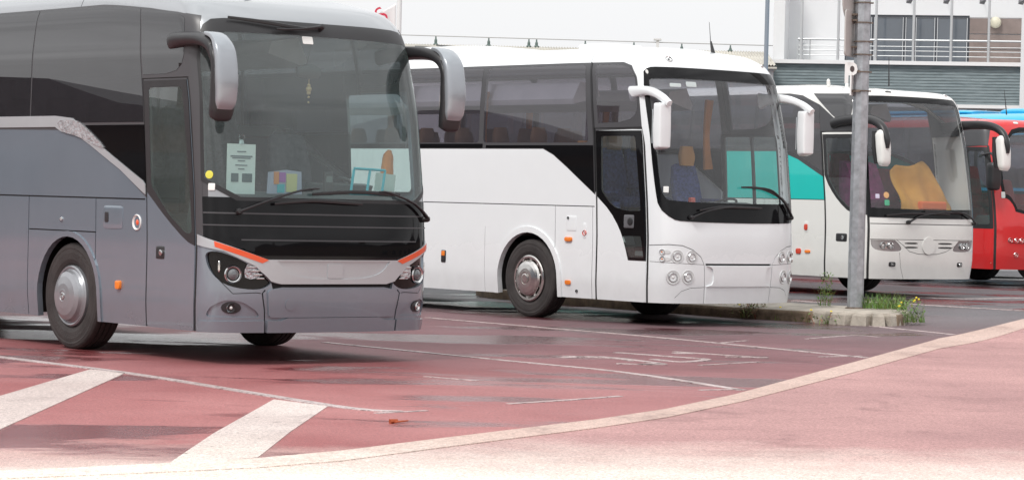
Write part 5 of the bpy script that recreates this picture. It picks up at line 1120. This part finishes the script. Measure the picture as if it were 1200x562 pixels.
# orange cloth over the dashboard of the teal-banded coach
O3,R3=(6.6206,41.8118,0.1700),3.75246
V=[];nx,nz=28,16
for i in range(nx+1):
    u=i/nx
    for j in range(nz+1):
        v=j/nz; top=float(np.interp(u,[0,.12,.3,.62,.72,.85,1],[2.02,2.12,2.10,2.20,2.10,1.92,1.62]))
        x=.12-u*1.20; z=1.38+(top-1.38)*v; y=-.52-.30*v+.035*math.sin(u*16+v*2)+.05*math.sin(v*6+u*5)
        V.append((x,y,z))
F=[(i*(nz+1)+j,(i+1)*(nz+1)+j,(i+1)*(nz+1)+j+1,i*(nz+1)+j+1) for i in range(nx) for j in range(nz)]
o=empty('orange_cloth',O3,R3,label='orange cloth draped as a sunshade behind the windscreen of the teal banded coach',cat='cloth')
c=mesh('drape',V,F,mat('ochre_cloth',(.62,.30,.05),.85,bump=.3,bscale=12,var=.15,vscale=3),o); sd=c.modifiers.new('thick','SOLIDIFY'); sd.thickness=.006
b=MB(); b.box(-.28,.28,-.06,.06,0,.14,bev=.03)
on_dash('orange_bag','bright orange folded bag on the dashboard of the teal banded coach','bag',O3,R3,-.55,-.50,1.40,[('body',b,mat('bag_orange',(.80,.16,.03),.6))])
# small litter on the lot
(_p,_q)=[(-0.784,18.194),(-0.693,18.29)]
b=MB(); b.sweep([(_p[0],_p[1],.012),(_q[0],_q[1],.016)],[(.02,.008),(.006,.005)],6,sub=1); b.sweep([(_p[0]-.03,_p[1],.014),(_p[0]+.02,_p[1]+.03,.02)],[.02,.012],6,sub=1)
tag(b.build('dry_twig',mat('rust_leaf',(.35,.07,.02),.8)),'small rust red twig lying on the ground right of the second hatch stripe','twig')
# ------------------------------------------------------------------ low hills and trees far round the lot (they show in the glass)
def unseen_side_halls():  # both halls stand out of view, added for the reflections in the coaches
    wm=mat('unseen_hall_wall',(.16,.12,.10),.9,var=.3); rm=mat('unseen_hall_roof',(.07,.07,.075),.7,var=.2)
    for (loc,rz,n,lab,nm,h0) in (((-58,20,0),rad(6),4,'long gabled warehouse with brown walls out of view on the far left, added for reflections','unseen_warehouse',3.8),((62,34,0),rad(178),5,'long gabled depot with dark roofs across the road, added to darken reflections','unseen_depot',5.2)):
        o=empty(nm,loc,rz,label=lab,cat='building')
        m=MB(); m.box(-10,0,-40 if n==5 else 0,20*n-.6 if n==4 else 60,0,h0); m.build('wall',wm,o,smooth=False)
        for k in range(n):
            y=k*19.4-(39 if n==5 else 0); w=19; t=h0+(1.7,2.6,1.3,2.2,1.9)[k]
            m=MB(); m.prism([(y,h0-.1),(y+w,h0-.1),(y+w,h0+.15),(y+w*.55,t),(y+w*.45,t),(y,h0+.15)],'x',-10.3,.3); m.build('roof',rm,o,smooth=False)
            m=MB(); m.box(-3,-2,y+4,y+5,t-1,t+.9); m.build('unseen_chimney',wm,o,smooth=False)
        for k in range(11): y=3+5*k-(38 if n==5 else 0); m=MB(); m.box(-.05,.04,y,y+2.4,1.2,2.8); m.build('window',coachwin,o,smooth=False)
unseen_side_halls()
def hills():
    n=180; V=[];F=[]
    for i in range(n):
        a=2*PI*i/n; az=math.atan2(math.sin(a),math.cos(a)); front=math.exp(-((a-PI/2)/.35)**2)
        h=(7.5+2.5*math.sin(a*5+1)+1.5*math.sin(a*13)+1.3*math.sin(a*29)+1.0*math.sin(a*61))*(1-.9*front); r=230
        V+=[(r*math.cos(a),r*math.sin(a),-1),(r*math.cos(a)*1.02,r*math.sin(a)*1.02,max(h,1)),((r+260)*math.cos(a),(r+260)*math.sin(a),-2)]
    for i in range(n):
        j=(i+1)%n; F+=[(3*i,3*j,3*j+1,3*i+1),(3*i+1,3*j+1,3*j+2,3*i+2)]
    tag(mesh('hills',V,F,mat('far_scrub',(.035,.042,.03),.9,var=.5,vscale=.06)),kind='structure')
hills()
# ------------------------------------------------------------------ light, sky, camera
SUN_EL,SUN_AZ=rad(48),rad(215)     # azimuth clockwise from +Y: behind the camera, to its left
w=bpy.data.worlds.new('World'); SC.world=w; w.use_nodes=True; nt=w.node_tree; N,L=nt.nodes,nt.links
bg=[n for n in N if n.type=='BACKGROUND'][0]
sky=N.new('ShaderNodeTexSky'); sky.sky_type='NISHITA'; sky.sun_disc=False; sky.sun_elevation=SUN_EL; sky.sun_rotation=SUN_AZ; sky.air_density=1.5; sky.dust_density=4
tc=N.new('ShaderNodeTexCoord'); sx=N.new('ShaderNodeSeparateXYZ'); L.new(tc.outputs['Generated'],sx.inputs[0])
r=N.new('ShaderNodeValToRGB'); e=r.color_ramp.elements; e[0].position=0;e[0].color=(.88,.885,.90,1);e[1].position=1;e[1].color=(1.0,1.0,1.0,1)
L.new(sx.outputs['Z'],r.inputs['Fac'])
# cloud deck, brighter overhead
mp=N.new('ShaderNodeMapping'); mp.inputs['Scale'].default_value=(1,1,5.5); L.new(tc.outputs['Generated'],mp.inputs['Vector'])
n=N.new('ShaderNodeTexNoise'); n.inputs['Scale'].default_value=2.2; n.inputs['Detail'].default_value=8; n.inputs['Roughness'].default_value=.55; L.new(mp.outputs[0],n.inputs['Vector'])
cr=N.new('ShaderNodeMapRange'); cr.inputs['From Min'].default_value=.3; cr.inputs['From Max'].default_value=.7; cr.inputs['To Min'].default_value=.62; cr.inputs['To Max'].default_value=1.22; L.new(n.outputs['Fac'],cr.inputs['Value'])
# the deck is evenly white low over the lot (ahead), broken elsewhere
fr=N.new('ShaderNodeMapRange'); fr.inputs['From Min'].default_value=.80; fr.inputs['From Max'].default_value=.95; L.new(sx.outputs['Y'],fr.inputs['Value'])
cm=N.new('ShaderNodeMix'); L.new(fr.outputs[0],cm.inputs['Factor']); L.new(cr.outputs[0],cm.inputs['A']); cm.inputs['B'].default_value=1.0
el=N.new('ShaderNodeMapRange'); el.inputs['From Min'].default_value=0; el.inputs['From Max'].default_value=1; el.inputs['To Min'].default_value=10.6; el.inputs['To Max'].default_value=17.5; L.new(sx.outputs['Z'],el.inputs['Value'])
m1=N.new('ShaderNodeMath'); m1.operation='MULTIPLY'; L.new(cm.outputs[0],m1.inputs[0]); L.new(el.outputs[0],m1.inputs[1])
vm=N.new('ShaderNodeVectorMath'); vm.operation='SCALE'; L.new(r.outputs['Color'],vm.inputs[0]); L.new(m1.outputs[0],vm.inputs['Scale'])
mx=N.new('ShaderNodeMix'); mx.data_type='RGBA'; mx.inputs['Factor'].default_value=.93; L.new(sky.outputs[0],mx.inputs['A']); L.new(vm.outputs[0],mx.inputs['B']); L.new(mx.outputs['Result'],bg.inputs['Color']); bg.inputs['Strength'].default_value=.1
sl=bpy.data.lights.new('sun','SUN'); sl.energy=2.0; sl.angle=rad(14); sl.color=(1,.97,.93); so=bpy.data.objects.new('sun',sl); COL.objects.link(so)
d=Vector((math.sin(SUN_AZ)*math.cos(SUN_EL),math.cos(SUN_AZ)*math.cos(SUN_EL),math.sin(SUN_EL))); so.rotation_euler=d.to_track_quat('Z','Y').to_euler(); so.location=d*50
cd=bpy.data.cameras.new('camera'); co=bpy.data.objects.new('camera',cd); COL.objects.link(co); SC.camera=co
cd.sensor_width=36; cd.lens=36*3080/1200; cd.clip_start=.5; cd.clip_end=6000
P_,R__=0.0153,0.0249
f=Vector((0,math.cos(P_),-math.sin(P_))); rt=Vector((1,0,0)); u=rt.cross(f); r2=rt*math.cos(R__)+u*math.sin(R__); u2=-rt*math.sin(R__)+u*math.cos(R__)
M=Matrix((( r2.x,u2.x,-f.x,0),(r2.y,u2.y,-f.y,0),(r2.z,u2.z,-f.z,1.57),(0,0,0,1))); co.matrix_world=M
SC.view_settings.view_transform='Standard'; SC.view_settings.look='None'; SC.view_settings.gamma=1; SC.view_settings.exposure=0
SC.cycles.max_bounces=10; SC.cycles.transparent_max_bounces=16; SC.cycles.glossy_bounces=5
try: SC.cycles.use_denoising=True
except Exception: pass
